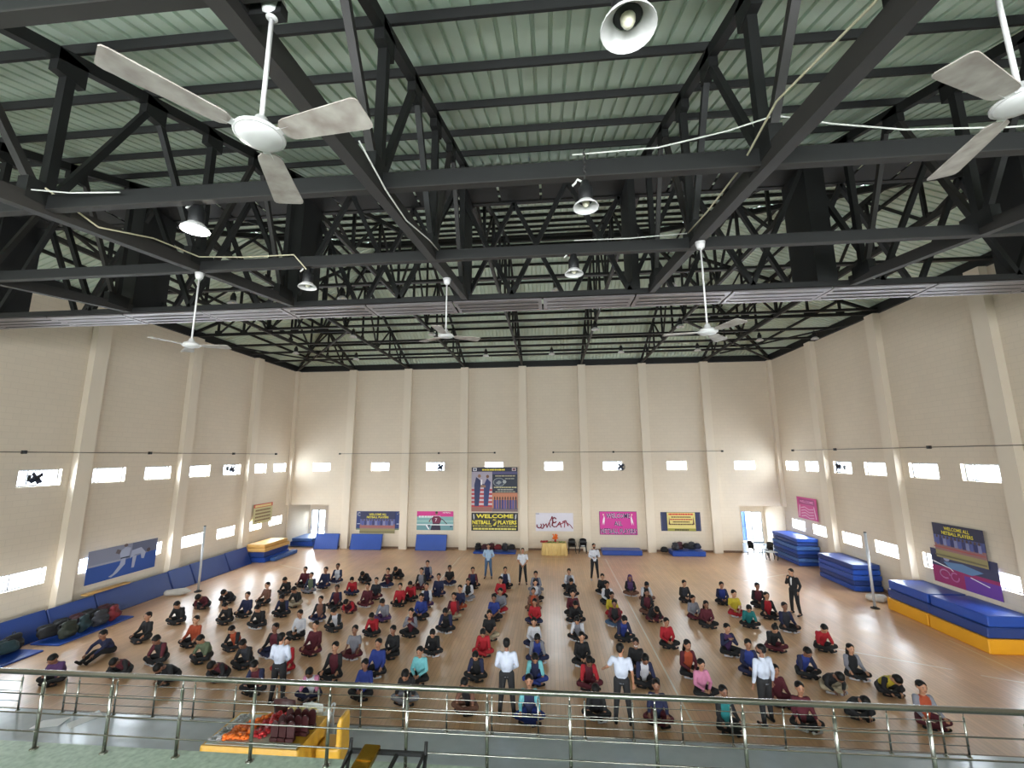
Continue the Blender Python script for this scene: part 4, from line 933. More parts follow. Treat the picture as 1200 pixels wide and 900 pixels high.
# trophy table in front of the gallery
PZ = .25                    # the low stone platform
TXc, TYc = -5.68, 9.03
covered_table(TXc, TYc, PZ, 1.9, 1.07, .75, 'table with golden satin cloth holding flowers and trophies, below the gallery rail', gold_m, 26)
tz = PZ+.752
b = MB(); b.box(-.9, .28, -.5, .46, 0, .006); b.box(.28, .9, -.5, -.36, 0, .006); o = b.build('white_cloth', mat('white_sheet', s(214, 216, 206), .7)); o.location = (TXc, TYc, tz); tag(o, 'white sheet spread over the left of the trophy table', 'cloth')
tz += .007
heap('silver_ribbons', 'silvery ribbon heap along the left edge of the trophy table', 'ribbons', TXc, TYc, tz, lambda u, v: (-.86+u*.2+v*.08, -.45+v*.85), .035, silver_m, 110)
heap('marigold_garlands', 'orange marigold heap on the trophy table', 'flowers', TXc, TYc, tz, lambda u, v: (-.6+u*.42, -.4+v*.8*(.4+.6*u)), .045, orange_m, 170, .7)
heap('red_ribbons', 'red ribbon heap in the middle of the trophy table', 'ribbons', TXc, TYc, tz, lambda u, v: (-.14+u*.28, -.32+v*.75), .045, redp_m, 130, .7)
maroon_w = mat('maroon_wood', s(58, 22, 24), .4); cream_w = mat('cream_enamel', s(226, 208, 150), .4)
k = 0
tz -= .007
for row, (dy, xs_) in enumerate(((.12, (.38, .54, .7, .84)), (-.1, (.36, .52, .68, .82)), (-.3, (.34, .5, .66)))):
    for x in xs_:
        k += 1
        t = thing('trophy', 'dark maroon shield trophy on the golden table, %s in %s row from the back' % (ORD[xs_.index(x)+1], ORD[row+1]), 'trophy', (TXc+x, TYc+dy, tz), rnd.uniform(-.15, .15), 'trophies on the golden table'); t.scale = (1.25, 1.3, 1.7)
        b = MB(); b.rbox(-.06, .06, -.04, .04, 0, .04, .006); b.build('plinth', maroon_w, t)
        b = MB(); N2 = 10; pr = [(-.055, .04), (-.06, .14)] + [(-.06*math.cos(PI*i/N2), .14+.06*math.sin(PI*i/N2)) for i in range(1, N2)] + [(.06, .14), (.055, .04)]
        n = len(b.v)
        for yy in (-.012, .012): b.v += [(p[0], yy, p[1]) for p in pr]
        m_ = len(pr); b.face([n+i for i in range(m_)]); b.face([n+m_+i for i in range(m_-1, -1, -1)])
        for i in range(m_): j = (i+1) % m_; b.face([n+i, n+m_+i, n+m_+j, n+j])
        b.build('shield', maroon_w, t)
for i, x in enumerate((.28, .48, .72)):
    t = thing('cup', 'cream cup standing at the back of the golden table, %s from left' % ORD[i+1], 'cup', (TXc+x, TYc+.38, tz), 0, 'cream cups on the golden table')
    b = MB(); b.lathe([(.045, 0), (.04, .02), (.015, .04), (.015, .1), (.05, .14), (.065, .22), (.055, .22), (.0, .13)], seg=16); b.build('bowl', cream_w, t)
    for sx in (-1, 1): b = MB(); b.tube([(sx*.06, 0, .2), (sx*.1, 0, .19), (sx*.095, 0, .14), (sx*.045, 0, .13)], .008, 6); b.build('handle', cream_w, t)
chair(TXc+.55, TYc+.95, PZ, PI, 'white plastic chair behind the golden trophy table', white_pl).scale = (1, 1, 1.1)
t = chair(TXc-.1, TYc+1.0, PZ, PI, 'dark maroon chair behind the golden trophy table', maroon_w); t.scale = (1.1, 1.1, 1.15)
# chair covered in gold cloth at the right end
b = MB(); b.cone((-.16, .18, .2), .07, (-.14, .2, .95), .05); b.cone((.16, .18, .2), .07, (.14, .2, .95), .05); b.cone((-.14, .2, .95), .05, (.14, .2, .95), .05); b.box(-.2, .2, .14, .24, .05, .9); b.box(-.24, .24, -.24, .22, .0, .48)
me = remesh(b, 'covered_chair', .025, 3); me.materials.append(gold_m); o = link('covered_chair', me); o.location = (TXc+1.27, TYc+.2, PZ+.01); o.rotation_euler = (0, 0, -PI/2); tag(o, 'chair under a golden cloth at the right end of the trophy table', 'chair')

# ------------------------------------------------------------------ platform, gallery, rails
b = MB(); b.box(XL+.01, XR-.01, YW+.3, 10.66, .001, PZ); b.build('floor_platform', stone_m, kind='structure')
b = MB(); b.box(XL+.01, XR-.01, 10.64, 10.67, PZ-.04, PZ+.002); b.build('trim_1', skirt_m, kind='structure')
GZ = H-3.8
b = MB(); b.box(XL+.01, XR-.01, 1.2, 5.98, GZ-.4, GZ)
for i in range(4): b.box(XL+.01, XR-.01, YW+.01, 1.2-.85*i, GZ-.4 if i == 0 else GZ+.5*i-.02, GZ+.5*(i+1))
b.build('floor_gallery', marble_m, kind='structure')
for i, (x, y, rz) in enumerate(((-11.7, 10.15, .3), (-11.05, 10.32, 1.2))):  # two thin white sheets lying flat on the platform
    b = MB(); b.v += [(-.3, -.15, 0), (.28, -.2, .01), (.32, .12, .03), (-.25, .16, .0), (-.3, -.15, .004), (.28, -.2, .014), (.32, .12, .034), (-.25, .16, .004)]
    for q in ((3,2,1,0),(4,5,6,7),(0,1,5,4),(1,2,6,5),(2,3,7,6),(3,0,4,7)): b.face(q)
    o = b.build('thin_white_sheet', mat('plain_white', s(240, 240, 244), .6)); o.location = (x, y, PZ+.002); o.rotation_euler = (0, 0, rz); tag(o, 'thin white sheet on the grey stone platform, %s one' % ('left' if i == 0 else 'right'), 'paper')
def railing(label, y, zt, zbase, posts, bars, pr, hr, gaps=(), x0=None, x1=None):
    t = thing('gallery_railing', label, 'railing', (posts[0], y, zbase)); O = Vector((posts[0], y, zbase))
    x0 = posts[0] if x0 is None else x0; x1 = posts[-1] if x1 is None else x1
    b = MB(); b.tube([Vector((x, y, zt))-O for x in (x0, x1)], hr, 14); b.build('handrail', chrome_m, t)
    for x in posts:
        b = MB(); p = Vector((x, y, 0))-O; p.z = 0
        b.tube([(p.x, 0, .01), (p.x, 0, zt-zbase-.13)], pr, 12); b.ball((p.x, 0, zt-zbase-.13), pr*.95, 10, 6); b.tube([(p.x, 0, zt-zbase-.13), (p.x, 0, zt-zbase-hr*.8)], pr*.4, 8)
        b.lathe([(pr*2.2, 0), (pr*2.2, .008), (pr*1.1, .02)], (p.x, 0, 0), 14)
        for bz in bars: b.ball((p.x, -pr-.004, bz-zbase), .012, 8, 6)
        b.build('post', chrome_m, t)
    xs_ = [x0, *posts, x1]
    for bz in bars:
        cuts = [x0] + [v for g in gaps for v in g] + [x1]
        for a, c in zip(cuts[::2], cuts[1::2]):
            b = MB(); b.tube([Vector((a, y-pr-.004, bz))-O, Vector((c, y-pr-.004, bz))-O], .009, 8); b.build('cross_rail', chrome_m, t)
    return t
np_ = [-10.98+1.0135*k for k in range(20)]
railing('stainless steel railing with a thick handrail along the gallery edge, nearest', 5.85, H-2.875, GZ, np_, [H-3.13, H-3.36, H-3.58], .022, .033, x0=-13.5, x1=9.5)
fp = [-15.6, -14.5, -13.1, -11.9, -11.56, -10.55, -9.54, -8.53, -7.5, -6.48, -5.46, -4.44, -3.44, -2.44, -1.42, -.39, .63, 1.66, 2.69, 3.72, 4.78, 5.8, 6.83, 7.86, 8.3, 9.6, 10.6, 11.6, 12.6, 13.6]
railing('stainless steel railing on the low platform edge, seen behind the near one', 10.56, H-5.19, PZ, fp, [H-5.39, H-5.61, H-5.83, H-6.0], .02, .028, gaps=((-13.1, -11.9), (8.3, 9.6)))
# dark metal stand with a gold box just inside the near rail
t = thing('metal_stand', 'dark metal stand with two upright horns on the gallery floor behind the rail', 'stand', (-2.0, 5.5, GZ))
for sx in (-1, 1):
    b = MB(); b.tube([(sx*.46, .12, .46), (sx*.46, .1, .36), (sx*.47, 0, .02)], .022, 8); b.tube([(sx*.47, .1, .34), (sx*.5, -.45, .02)], .02, 8); b.tube([(sx*.44, .1, .34), (sx*.42, -.45, .3)], .02, 8); b.build('side_frame', steel_m, t)
b = MB(); b.bar((-.46, .1, .34), (.46, .1, .34), .04, .04); b.bar((-.42, -.42, .3), (.42, -.42, .3), .035, .035); b.build('crossbar', steel_m, t)
b = MB(); b.bar((.12, .1, .33), (.1, -.42, .29), .04, .03); b.build('slat', steel_m, t); b = MB(); b.bar((-.2, .1, .33), (-.22, -.42, .29), .03, .03); b.build('slat', steel_m, t)
t = thing('gold_box', 'shiny golden oblong box lying on the dark metal stand', 'box', (-2.17, 5.4, GZ+.37), .02)
t.rotation_euler = (.08, 0, -.02)
gm = mat('polished_gold', s(206, 158, 52), .2, metal=1.0, noise=.1)
b = MB(); b.rbox(-.1, .1, -.25, .16, 0, .07, .012); b.build('case', gm, t)
b = MB(); b.rbox(-.085, .085, -.24, -.2, .068, .078, .003); b.build('band', gm, t); b = MB(); b.rbox(-.085, .085, -.1, -.06, .068, .078, .003); b.build('band', gm, t)

# blue gate outside the right door
t = thing('metal_gate', 'blue sheet metal gate outside the right alcove door', 'gate', (14.0, yd+1.0, -.05))
b = MB(); b.box(-.5, .45, -.03, .0, .05, 2.3); b.build('gate_sheet', mat('blue_gate_paint', s(84, 120, 176), .5), t)
b = MB()
for z in (.05, 1.1, 2.25): b.bar((-.5, -.05, z), (.45, -.05, z), .05)
for x in (-.5, .45): b.bar((x, -.05, 0), (x, -.05, 2.3), .05)
b.build('gate_frame', mat('blue_gate_frame', s(64, 96, 150), .5), t)
b = MB()
for _ in range(150): b.ball((rnd.uniform(-.8, 1.4), rnd.uniform(-.3, .3), rnd.uniform(.1, 2.0)), rnd.uniform(.08, .18), 6, 4)
for _ in range(4): b.tube([(rnd.uniform(-.6, 1.2), 0, 0), (rnd.uniform(-.6, 1.2), 0, 1.2)], .03, 6)
o = b.build('garden_shrub', mat('shrub_leaves', s(120, 170, 90), .6, noise=.4, scale=12)); o.location = (-17.9, yd+1.9, -.05); tag(o, 'green shrub outside the glass door of the left alcove', 'shrub')  # leaves in a mottled green

# ------------------------------------------------------------------ people
def seated_joints(kind):
    """hips at the origin, facing -y; metres"""
    J = {}
    bow = {'u': 4, 'l': 6, 'p': 10, 'h': 24, 'b': 46, 's': 34}[kind]
    Rb = Matrix.Rotation(math.radians(bow), 3, 'X')            # leans toward -y
    base = Vector((0, 0, .12))
    up = lambda x, y, z: base + Rb @ Vector((x, y, z))
    J['pelvis'] = base; J['waist'] = up(0, .01, .17); J['chest'] = up(0, .0, .34); J['neck'] = up(0, -.01, .45)
    hb = {'u': 0, 'l': 8, 'p': 4, 'h': 26, 'b': 44, 's': 0}[kind]
    Rh = Matrix.Rotation(math.radians(bow*.55+hb), 3, 'X')
    J['headM'] = Matrix.Translation(J['neck']) @ Rh.to_4x4() @ Matrix.Scale(1.2, 4)
    J['sh'] = [up(sx*.15, .0, .41) for sx in (-1, 1)]
    if kind == 's':
        J['knee'] = [Vector((sx*.11, -.42, .2)) for sx in (-1, 1)]; J['ank'] = [Vector((sx*.1, -.84, .07)) for sx in (-1, 1)]; J['toe'] = [Vector((sx*.12, -.93, .14)) for sx in (-1, 1)]
        J['elb'] = [Vector((sx*.2, -.42, .38)) for sx in (-1, 1)]; J['wri'] = [Vector((sx*.13, -.66, .24)) for sx in (-1, 1)]
    else:
        J['knee'] = [Vector((sx*.3, -.28, .15)) for sx in (-1, 1)]; J['ank'] = [Vector((-sx*.1, -.4+.03*sx, .075)) for sx in (-1, 1)]; J['toe'] = [Vector((-sx*.22, -.36+.03*sx, .05)) for sx in (-1, 1)]
        if kind in ('u', 'h'):
            J['elb'] = [J['sh'][i] + Vector((sx*.06, -.09 if kind == 'u' else -.12, -.23)) for i, sx in enumerate((-1, 1))]; J['wri'] = [Vector((sx*.21, -.29, .24)) for sx in (-1, 1)]
        elif kind == 'l':
            J['elb'] = [J['sh'][i] + Vector((sx*.07, -.07, -.24)) for i, sx in enumerate((-1, 1))]; J['wri'] = [Vector((sx*.07, -.3, .22)) for sx in (-1, 1)]
        elif kind == 'p':
            J['elb'] = [J['sh'][i] + Vector((sx*.08, -.12, -.22)) for i, sx in enumerate((-1, 1))]; J['wri'] = [Vector((sx*.035, -.27, .46)) for sx in (-1, 1)]
        else:
            J['elb'] = [J['sh'][i] + Vector((sx*.09, -.04, -.17)) for i, sx in enumerate((-1, 1))]; J['wri'] = [Vector((sx*.14, -.42, .13)) for sx in (-1, 1)]
    J['hipj'] = [Vector((sx*.09, 0, .12)) for sx in (-1, 1)]
    J['hand'] = [(J['wri'][i]-J['elb'][i]).normalized() for i in (0, 1)]
    J['seated'] = True
    return J
def standing_joints(arms='side', stride=0, bowh=0, turn=0):
    J = {}; J['pelvis'] = Vector((0, 0, .93)); J['waist'] = Vector((0, -.005, 1.08)); J['chest'] = Vector((0, 0, 1.27)); J['neck'] = Vector((0, .0, 1.43))
    J['headM'] = Matrix.Translation(J['neck']) @ Matrix.Rotation(turn, 4, 'Z') @ Matrix.Rotation(math.radians(bowh), 4, 'X') @ Matrix.Scale(1.08, 4)
    J['sh'] = [Vector((sx*.185, 0, 1.37)) for sx in (-1, 1)]
    J['hipj'] = [Vector((sx*.09, 0, .92)) for sx in (-1, 1)]
    J['knee'] = [Vector((sx*.13, -.02+sx*stride*.5, .49)) for sx in (-1, 1)]; J['ank'] = [Vector((sx*.17, .02+sx*stride, .09)) for sx in (-1, 1)]; J['toe'] = [Vector((sx*.19, -.13+sx*stride, .04)) for sx in (-1, 1)]
    if arms == 'side': J['elb'] = [Vector((sx*.25, .02, 1.1)) for sx in (-1, 1)]; J['wri'] = [Vector((sx*.26, -.04, .86)) for sx in (-1, 1)]
    elif arms == 'front': J['elb'] = [Vector((sx*.25, -.02, 1.11)) for sx in (-1, 1)]; J['wri'] = [Vector((sx*.05, -.19, .93)) for sx in (-1, 1)]
    elif arms == 'back': J['elb'] = [Vector((sx*.27, .06, 1.12)) for sx in (-1, 1)]; J['wri'] = [Vector((sx*.07, .17, .97)) for sx in (-1, 1)]
    elif arms == 'phone': J['elb'] = [Vector((sx*.25, -.02, 1.11)) for sx in (-1, 1)]; J['wri'] = [Vector((-.1, -.24, 1.1)), Vector((.12, -.25, 1.14))]
    elif arms == 'point': J['elb'] = [Vector((-.25, .02, 1.1)), Vector((.32, -.1, 1.14))]; J['wri'] = [Vector((-.26, -.04, .86)), Vector((.4, -.3, 1.02))]
    elif arms == 'chin': J['elb'] = [Vector((-.2, -.12, 1.14)), Vector((.25, .06, 1.12))]; J['wri'] = [Vector((-.06, -.2, 1.36)), Vector((.2, -.02, .9))]
    J['hand'] = [(J['wri'][i]-J['elb'][i]).normalized() for i in (0, 1)]; J['seated'] = False
    return J
def person_meshes(J, sleeves, hair='short', shoes=True, key=''):
    out = {}; vox = .016
    n, hM = J['neck'], J['headM']; hp = lambda x, y, z: hM @ Vector((x, y, z))
    # continuous body: trunk, limbs, neck, head with nose, ears and chin, palms
    b = MB()
    b.cone(J['pelvis'], .1, J['waist'], .085); b.cone(J['waist'], .085, J['chest'], .1)
    for i, sx in enumerate((-1, 1)):
        b.cone(J['chest'], .08, J['sh'][i], .045); b.cone(J['sh'][i], .045, J['elb'][i], .036); b.cone(J['elb'][i], .036, J['wri'][i], .025)
        b.cone(J['pelvis'], .085, J['hipj'][i], .08); b.cone(J['hipj'][i], .075, J['knee'][i], .05); b.cone(J['knee'][i], .05, J['ank'][i], .035); b.cone(J['ank'][i], .036, J['toe'][i], .028)
        w = J['wri'][i]; h = J['hand'][i]; b.cone(w, .024, w+h*.06, .03)
    b.cone(J['chest'], .075, n, .055); b.cone(n, .052, hp(0, 0, .08), .05)
    b.ball((0, -.01, .17), (.074, .09, .1), 16, 12, M=hM); b.ball((0, -.035, .115), (.055, .06, .06), 14, 10, M=hM); b.ball((0, -.1, .15), (.014, .022, .022), 10, 8, M=hM)
    for sx in (-1, 1): b.ball((sx*.076, .0, .155), (.014, .022, .032), 8, 6, M=hM)
    me = remesh(b, 'person', .0135, 2, .35)
    fb = MB()
    for i, sx in enumerate((-1, 1)):
        w = J['wri'][i]; h = J['hand'][i]; side = h.cross(Vector((0, 0, 1)))
        if side.length < .2: side = Vector((1, 0, 0))
        side.normalize(); dn = side.cross(h).normalized()
        if dn.z > 0: dn = -dn
        for q, ln_ in enumerate((.062, .072, .068, .052)):
            o_ = w + h*.075 + side*(-.024+.016*q); fb.tube([o_, o_+h*ln_*.5+dn*.008, o_+h*ln_*.8+dn*.03], [.0085, .008, .0065], 6)
        o_ = w + h*.035 + side*(-.028*sx); fb.tube([o_, o_+h*.03-side*.022*sx+dn*.012, o_+h*.052-side*.022*sx+dn*.026], [.0095, .0085, .007], 6)
    join_mb(me, fb); me.name = 'person'; out['body'] = me
    # face marks: eyes, brows, lips
    b = MB()
    for sx in (-1, 1):
        b.ball((sx*.029, -.094, .172), (.011, .006, .006), 8, 6, M=hM); b.tube([hp(sx*.016, -.099, .193), hp(sx*.03, -.1, .197), hp(sx*.046, -.09, .191)], .004, 5)
    b.tube([hp(-.02, -.093, .117), hp(0, -.099, .12), hp(.02, -.093, .117)], .005, 5)
    me = b.mesh('facial_features'); me.materials.append(face_m); out['face'] = me
    # hair
    b = MB(); b.ball((0, .01, .2), (.084, .098, .078), 16, 12, M=hM); b.ball((0, .045, .16), (.074, .06, .075), 12, 8, M=hM)
    if hair == 'long':
        b.cone(hp(0, .07, .14), .07, hp(0, .1, -.02), .06); b.cone(hp(-.05, .05, .12), .045, hp(-.06, .06, 0), .04); b.cone(hp(.05, .05, .12), .045, hp(.06, .06, 0), .04)
    if hair == 'bun': b.ball((0, .04, .3), .045, 12, 8, M=hM)
    if hair == 'hood':
        b.cone(hp(0, .05, .14), .085, hp(0, .07, 0), .1); b.cone(hp(-.07, -.0, .17), .03, hp(-.08, -.02, .04), .04); b.cone(hp(.07, -.0, .17), .03, hp(.08, -.02, .04), .04)
    me = remesh(b, 'hair' if hair != 'hood' else 'hood', .014, 2, .4); out['hair'] = me
    # top: trunk plus sleeves, slot 0 trunk and slot 1 sleeves
    b = MB(); k = 1.0
    b.cone(J['pelvis']+Vector((0, 0, .0)), .125, J['waist'], .112); b.cone(J['waist']-Vector((.05, 0, 0)), .112, J['chest']-Vector((.055, 0, 0)), .11); b.cone(J['waist']+Vector((.05, 0, 0)), .112, J['chest']+Vector((.055, 0, 0)), .11)
    b.cone(J['chest'], .1, n-(n-J['chest'])*.2, .068)
    for i in (0, 1):
        b.cone(J['chest'], .095, J['sh'][i], .064); b.cone(J['sh'][i], .064, J['elb'][i], .052 if sleeves != 'short' else .06) if sleeves == 'long' else b.cone(J['sh'][i], .064, J['sh'][i]+(J['elb'][i]-J['sh'][i])*.62, .058)
        if sleeves == 'long': b.cone(J['elb'][i], .051, J['wri'][i]-(J['wri'][i]-J['elb'][i])*.06, .038)
    me = remesh(b, 'shirt', vox, 3, .4)
    if not J['seated']:
        for v in me.vertices: v.co.z = max(v.co.z, J['pelvis'].z-.04)
    me.materials.append(black_m); me.materials.append(black_m)
    segs = [(J['sh'][i], J['elb'][i]) for i in (0, 1)] + [(J['elb'][i], J['wri'][i]) for i in (0, 1)]
    def dist(p, a, c):
        d = c-a; t_ = max(0, min(1, (p-a).dot(d)/d.length_squared)); return (p-a-d*t_).length
    for p in me.polygons:
        ds = min(dist(p.center, a, c) for a, c in segs); dt = min(dist(p.center, J['pelvis'], J['waist']), dist(p.center, J['waist'], J['chest'])) - .05
        p.material_index = 1 if ds < .074 and ds < dt + .03 else 0
    out['shirt'] = me
    b = MB(); b.cone(J['pelvis']+Vector((0, .01, .02)), .122, J['pelvis']-Vector((0, 0, .0)), .118)
    for i in (0, 1):
        b.cone(J['pelvis'], .11, J['hipj'][i], .1); b.cone(J['hipj'][i], .1, J['knee'][i], .07); b.cone(J['knee'][i], .07, J['ank'][i], .05)
    me = remesh(b, 'trousers', vox, 3, .4)
    for v in me.vertices: v.co.z = max(v.co.z, .004)
    me.materials.append(black_m); out['trousers'] = me
    b = MB()
    for i in (0, 1):
        a, t_ = J['ank'][i], J['toe'][i]; d = (t_-a); bk = a-Vector((d.x, d.y, 0))*.35
        b.cone(Vector((bk.x, bk.y, max(.04, bk.z-.035))), .042, t_+d*.15, .036)
    me = remesh(b, 'shoes', .014, 2, .5)
    for v in me.vertices: v.co.z = max(v.co.z, .002)
    me.materials.append(black_m); out['shoes'] = me
    for v in out['body'].vertices: v.co.z = max(v.co.z, .006)
    return out
CACHE = {}
def proto(kind, sleeves, hair):
    k = (kind, sleeves, hair)
    if k not in CACHE:
        base = CACHE.get((kind, sleeves, 'short'))
        if base is None: base = CACHE[(kind, sleeves, 'short')] = person_meshes(seated_joints(kind), sleeves, 'short')
        if hair != 'short':
            d = dict(base); d['hair'] = person_hair(seated_joints(kind), hair); CACHE[k] = d
    return CACHE[k]
def person_hair(J, hair): return person_meshes(J, 'long', hair)['hair']
CLR = {'K': ('black', s(20, 20, 24)), 'C': ('charcoal', s(40, 42, 50)), 'N': ('navy', s(28, 33, 66)), 'B': ('blue', s(32, 50, 122)), 'M': ('maroon', s(80, 20, 34)), 'R': ('red', s(160, 22, 36)), 'O': ('rust orange', s(158, 66, 36)), 'G': ('grey', s(122, 122, 132)), 'W': ('white', s(196, 196, 204)),
 'Y': ('yellow', s(186, 166, 44)), 'T': ('teal', s(24, 110, 112)), 'P': ('pink', s(194, 122, 154)), 'V': ('purple', s(74, 46, 90)), 'L': ('olive', s(88, 98, 76)), 'A': ('aqua', s(112, 184, 192)), 'F': ('brown', s(112, 76, 62)), 'D': ('beige', s(168, 154, 130)), 'J': ('denim blue', s(66, 90, 120))}
def cloth(c): return mat('cloth_'+CLR[c][0].replace(' ', '_'), CLR[c][1], .85, noise=.12, scale=14, bump=.15)
def dress(t, P, top, sl, pants, skin, shoe, hair_c=None, sleeves='long', mask=False):
    for part, nm in (('body', 'body'), ('face', 'facial_features'), ('hair', 'hair'), ('shirt', 'shirt'), ('trousers', 'trousers'), ('shoes', 'pair_of_shoes')):
        me = P[part]
        if not me.materials: me.materials.append(hair_m)
        o = link(me.name.split('.')[0] if part == 'hair' else nm, me, t)
        if part == 'face': continue
        for i, sl_ in enumerate(o.material_slots):
            sl_.link = 'OBJECT'
            sl_.material = {'body': skin, 'hair': hair_c or hair_m, 'shirt': cloth(sl if i and sl != 'S' else top), 'trousers': cloth(pants), 'shoes': cloth(shoe)}[part]
POSEW = {'u': 'cross-legged', 'l': 'cross-legged', 'p': 'hands together', 'h': 'hunched cross-legged', 'b': 'bowed right down', 's': 'reaching for toes'}
PEOPLE = """0 0 -14.28 12.47 V/S tee K h
0 1 -14.55 14.15 N/N sweater K s
0 2 -14.38 15.28 K/K jacket K u
0 3 -14.57 16.92 K/K jacket K h
0 4 -14.93 18.62 M/M hoodie K b
0 5 -14.35 19.36 K/K jacket K b
1 0 -12.79 13.03 M/K sweater K b
1 1 -12.38 13.84 K/M jacket K h
1 2 -12.39 15.09 O/O sweater K u
1 3 -12.65 17.05 K/K jacket K h
1 4 -12.48 17.79 N/N sweater K u
1 5 -12.56 19.19 F/F sweater K u
1 6 -12.46 20.59 K/K jacket K h
1 7 -12.36 21.81 M/M sweater K u
2 0 -11.01 12.80 K/K jacket K b
2 1 -11.05 14.06 L/L sweater K h
2 2 -10.7 14.91 O/K pullover K h
2 3 -11.13 16.77 K/K jacket K h
2 4 -10.98 17.98 K/N jacket K h
2 5 -11.05 19.11 K/K pullover D h
2 6 -11.53 20.92 L/N jacket G u
2 7 -11.24 21.72 N/N jacket N u
2 8 -11.05 22.57 W/N jacket N u
3 0 -9.67 13.06 M/K sweater K b
3 1 -9.48 13.80 C/K jacket K h
3 2 -9.14 14.58 M/K sweater N u
3 3 -9.1 15.98 W/W jacket K l
3 4 -9.23 17.58 F/K sweater N u
3 5 -9.3 19.04 M/N sweater K u
3 6 -9.39 20.79 R/R hoodie N h
3 7 -9.51 22.71 K/K coat K b
4 0 -8.19 12.47 M/N jacket K h
4 1 -8.11 13.60 R/R tracksuit R u
4 2 -7.89 14.81 M/M tracksuit M u
4 3 -8.06 16.71 W/K sweater K h
4 4 -8.35 18.56 M/R tracksuit M b
4 5 -8.04 19.30 M/M tracksuit M u
4 6 -8.06 20.28 C/C sweater M u
4 7 -8.15 22.02 M/K sweater N p
4 8 -8.11 23.62 K/K coat K b
5 0 -6.53 12.30 W/P shirt N h
5 1 -6.44 13.31 M/K sweater K u
5 2 -6.45 14.63 G/S vest M u
5 3 -6.51 16.39 R/R hoodie K h
5 4 -6.64 17.76 G/G sweater V h
5 5 -6.65 19.45 R/R jacket K u
5 6 -6.37 20.19 R/R jacket K h
5 7 -6.42 21.86 G/K jacket M u
5 8 -6.56 23.38 N/G vest N u
6 0 -5.13 12.45 B/B sweater K l
6 1 -5.25 13.63 B/B sweater K u
6 2 -5.2 14.79 K/K jacket K l
6 3 -5.15 16.44 M/G jacket K p
6 4 -5.27 18.06 B/B sweater K l
6 5 -5.46 19.42 N/W sweater V u
6 6 -5.31 20.88 N/N sweater N u
6 7 -5.19 22.59 K/S tee N l
7 0 -3.9 12.32 K/K jacket G h
7 1 -3.87 13.32 A/A jersey K l
7 2 -3.94 15.04 K/K jacket K h
7 3 -3.94 16.91 K/N jacket K h
7 4 -3.97 18.15 R/M sweater D u
7 5 -3.96 19.27 N/N sweater O u
7 6 -3.82 20.43 K/W waistcoat G l
7 7 -3.94 22.18 N/M jacket K u
8 0 -2.21 12.05 K/F jacket F h
8 1 -2.24 13.63 K/N jacket K h
8 2 -2.3 15.16 R/R hoodie R h
8 3 -2.3 16.37 K/S tee D l
8 4 -2.35 18.15 B/S tee K l
8 5 -2.18 19.04 G/G sweater R l
8 6 -2.36 20.66 R/R sweater K l
8 7 -2.34 22.28 N/W vest K u
9 0 -0.65 11.76 N/A jacket B u
9 1 -0.58 13.54 N/A jacket B h
9 2 -0.57 14.82 B/G sweater N h
9 3 -0.67 15.85 W/W sweater N l
9 4 -0.71 17.86 R/R sweater N l
9 5 -0.83 19.25 O/F sweater F u
9 6 -0.81 20.49 W/G sweater K l
9 7 -0.81 21.76 N/G vest G l
10 0 1.01 12.01 K/K hoodie K h
10 1 0.9 13.39 M/R sweater M h
10 2 0.84 14.68 K/K jacket K l
10 3 0.86 16.50 G/W sweater K h
10 4 0.8 18.06 K/K jacket K h
10 5 0.78 18.80 M/M sweater K l
10 6 0.77 21.17 K/K hoodie K h
10 7 0.79 22.32 G/W sweater K l
11 0 2.47 11.91 N/N hoodie M u
11 1 2.48 13.63 W/N jacket K h
11 2 2.45 14.38 K/K jacket K l mask
11 3 2.37 16.60 B/N sweater K h
11 4 2.32 17.87 K/M sweater J l
11 5 2.33 18.90 Y/Y jacket R l
11 6 2.34 20.31 K/W jacket K l
11 7 2.31 21.67 K/K sweater K l
12 0 3.97 11.72 T/K sweater K u
12 1 3.92 13.17 P/P sweater K l
12 2 3.88 14.23 O/M jacket K l long
12 3 3.78 16.16 R/R jacket K l
12 4 3.81 18.47 K/K coat M b
12 5 3.79 19.21 M/K jacket F l long
12 6 4.05 20.80 K/W jacket F h
12 7 3.55 21.55 V/K hoodie F l hood
13 0 5.84 11.97 M/M jacket K u
13 1 5.74 12.93 M/M sweater M u
13 2 5.73 14.48 B/N sweater N l
13 3 5.57 15.72 V/N jacket K p
13 4 5.73 18.01 M/M hoodie K l long
13 5 5.48 18.79 G/G sweater M l long
13 6 5.74 20.79 C/K jacket K l
14 0 7.32 12.53 K/K jacket K b
14 1 7.42 13.71 K/K jacket D b
14 2 7.2 14.49 B/N hoodie K h
14 3 7.2 16.19 K/K sweater M h bun
14 4 7.29 18.14 T/T sweater K h
14 5 7.22 19.23 Y/S tee R l
14 6 7.28 20.63 B/N jacket K l
15 0 8.78 12.27 O/G sweater M u
15 1 8.83 13.68 Y/K sweater K b
15 2 8.58 14.46 K/G jacket K u long
15 3 8.78 16.30 R/R jacket K h
15 4 8.47 17.82 C/N hoodie K u
15 5 8.44 19.09 R/K jacket K u
15 6 8.65 20.35 M/K hoodie K l"""
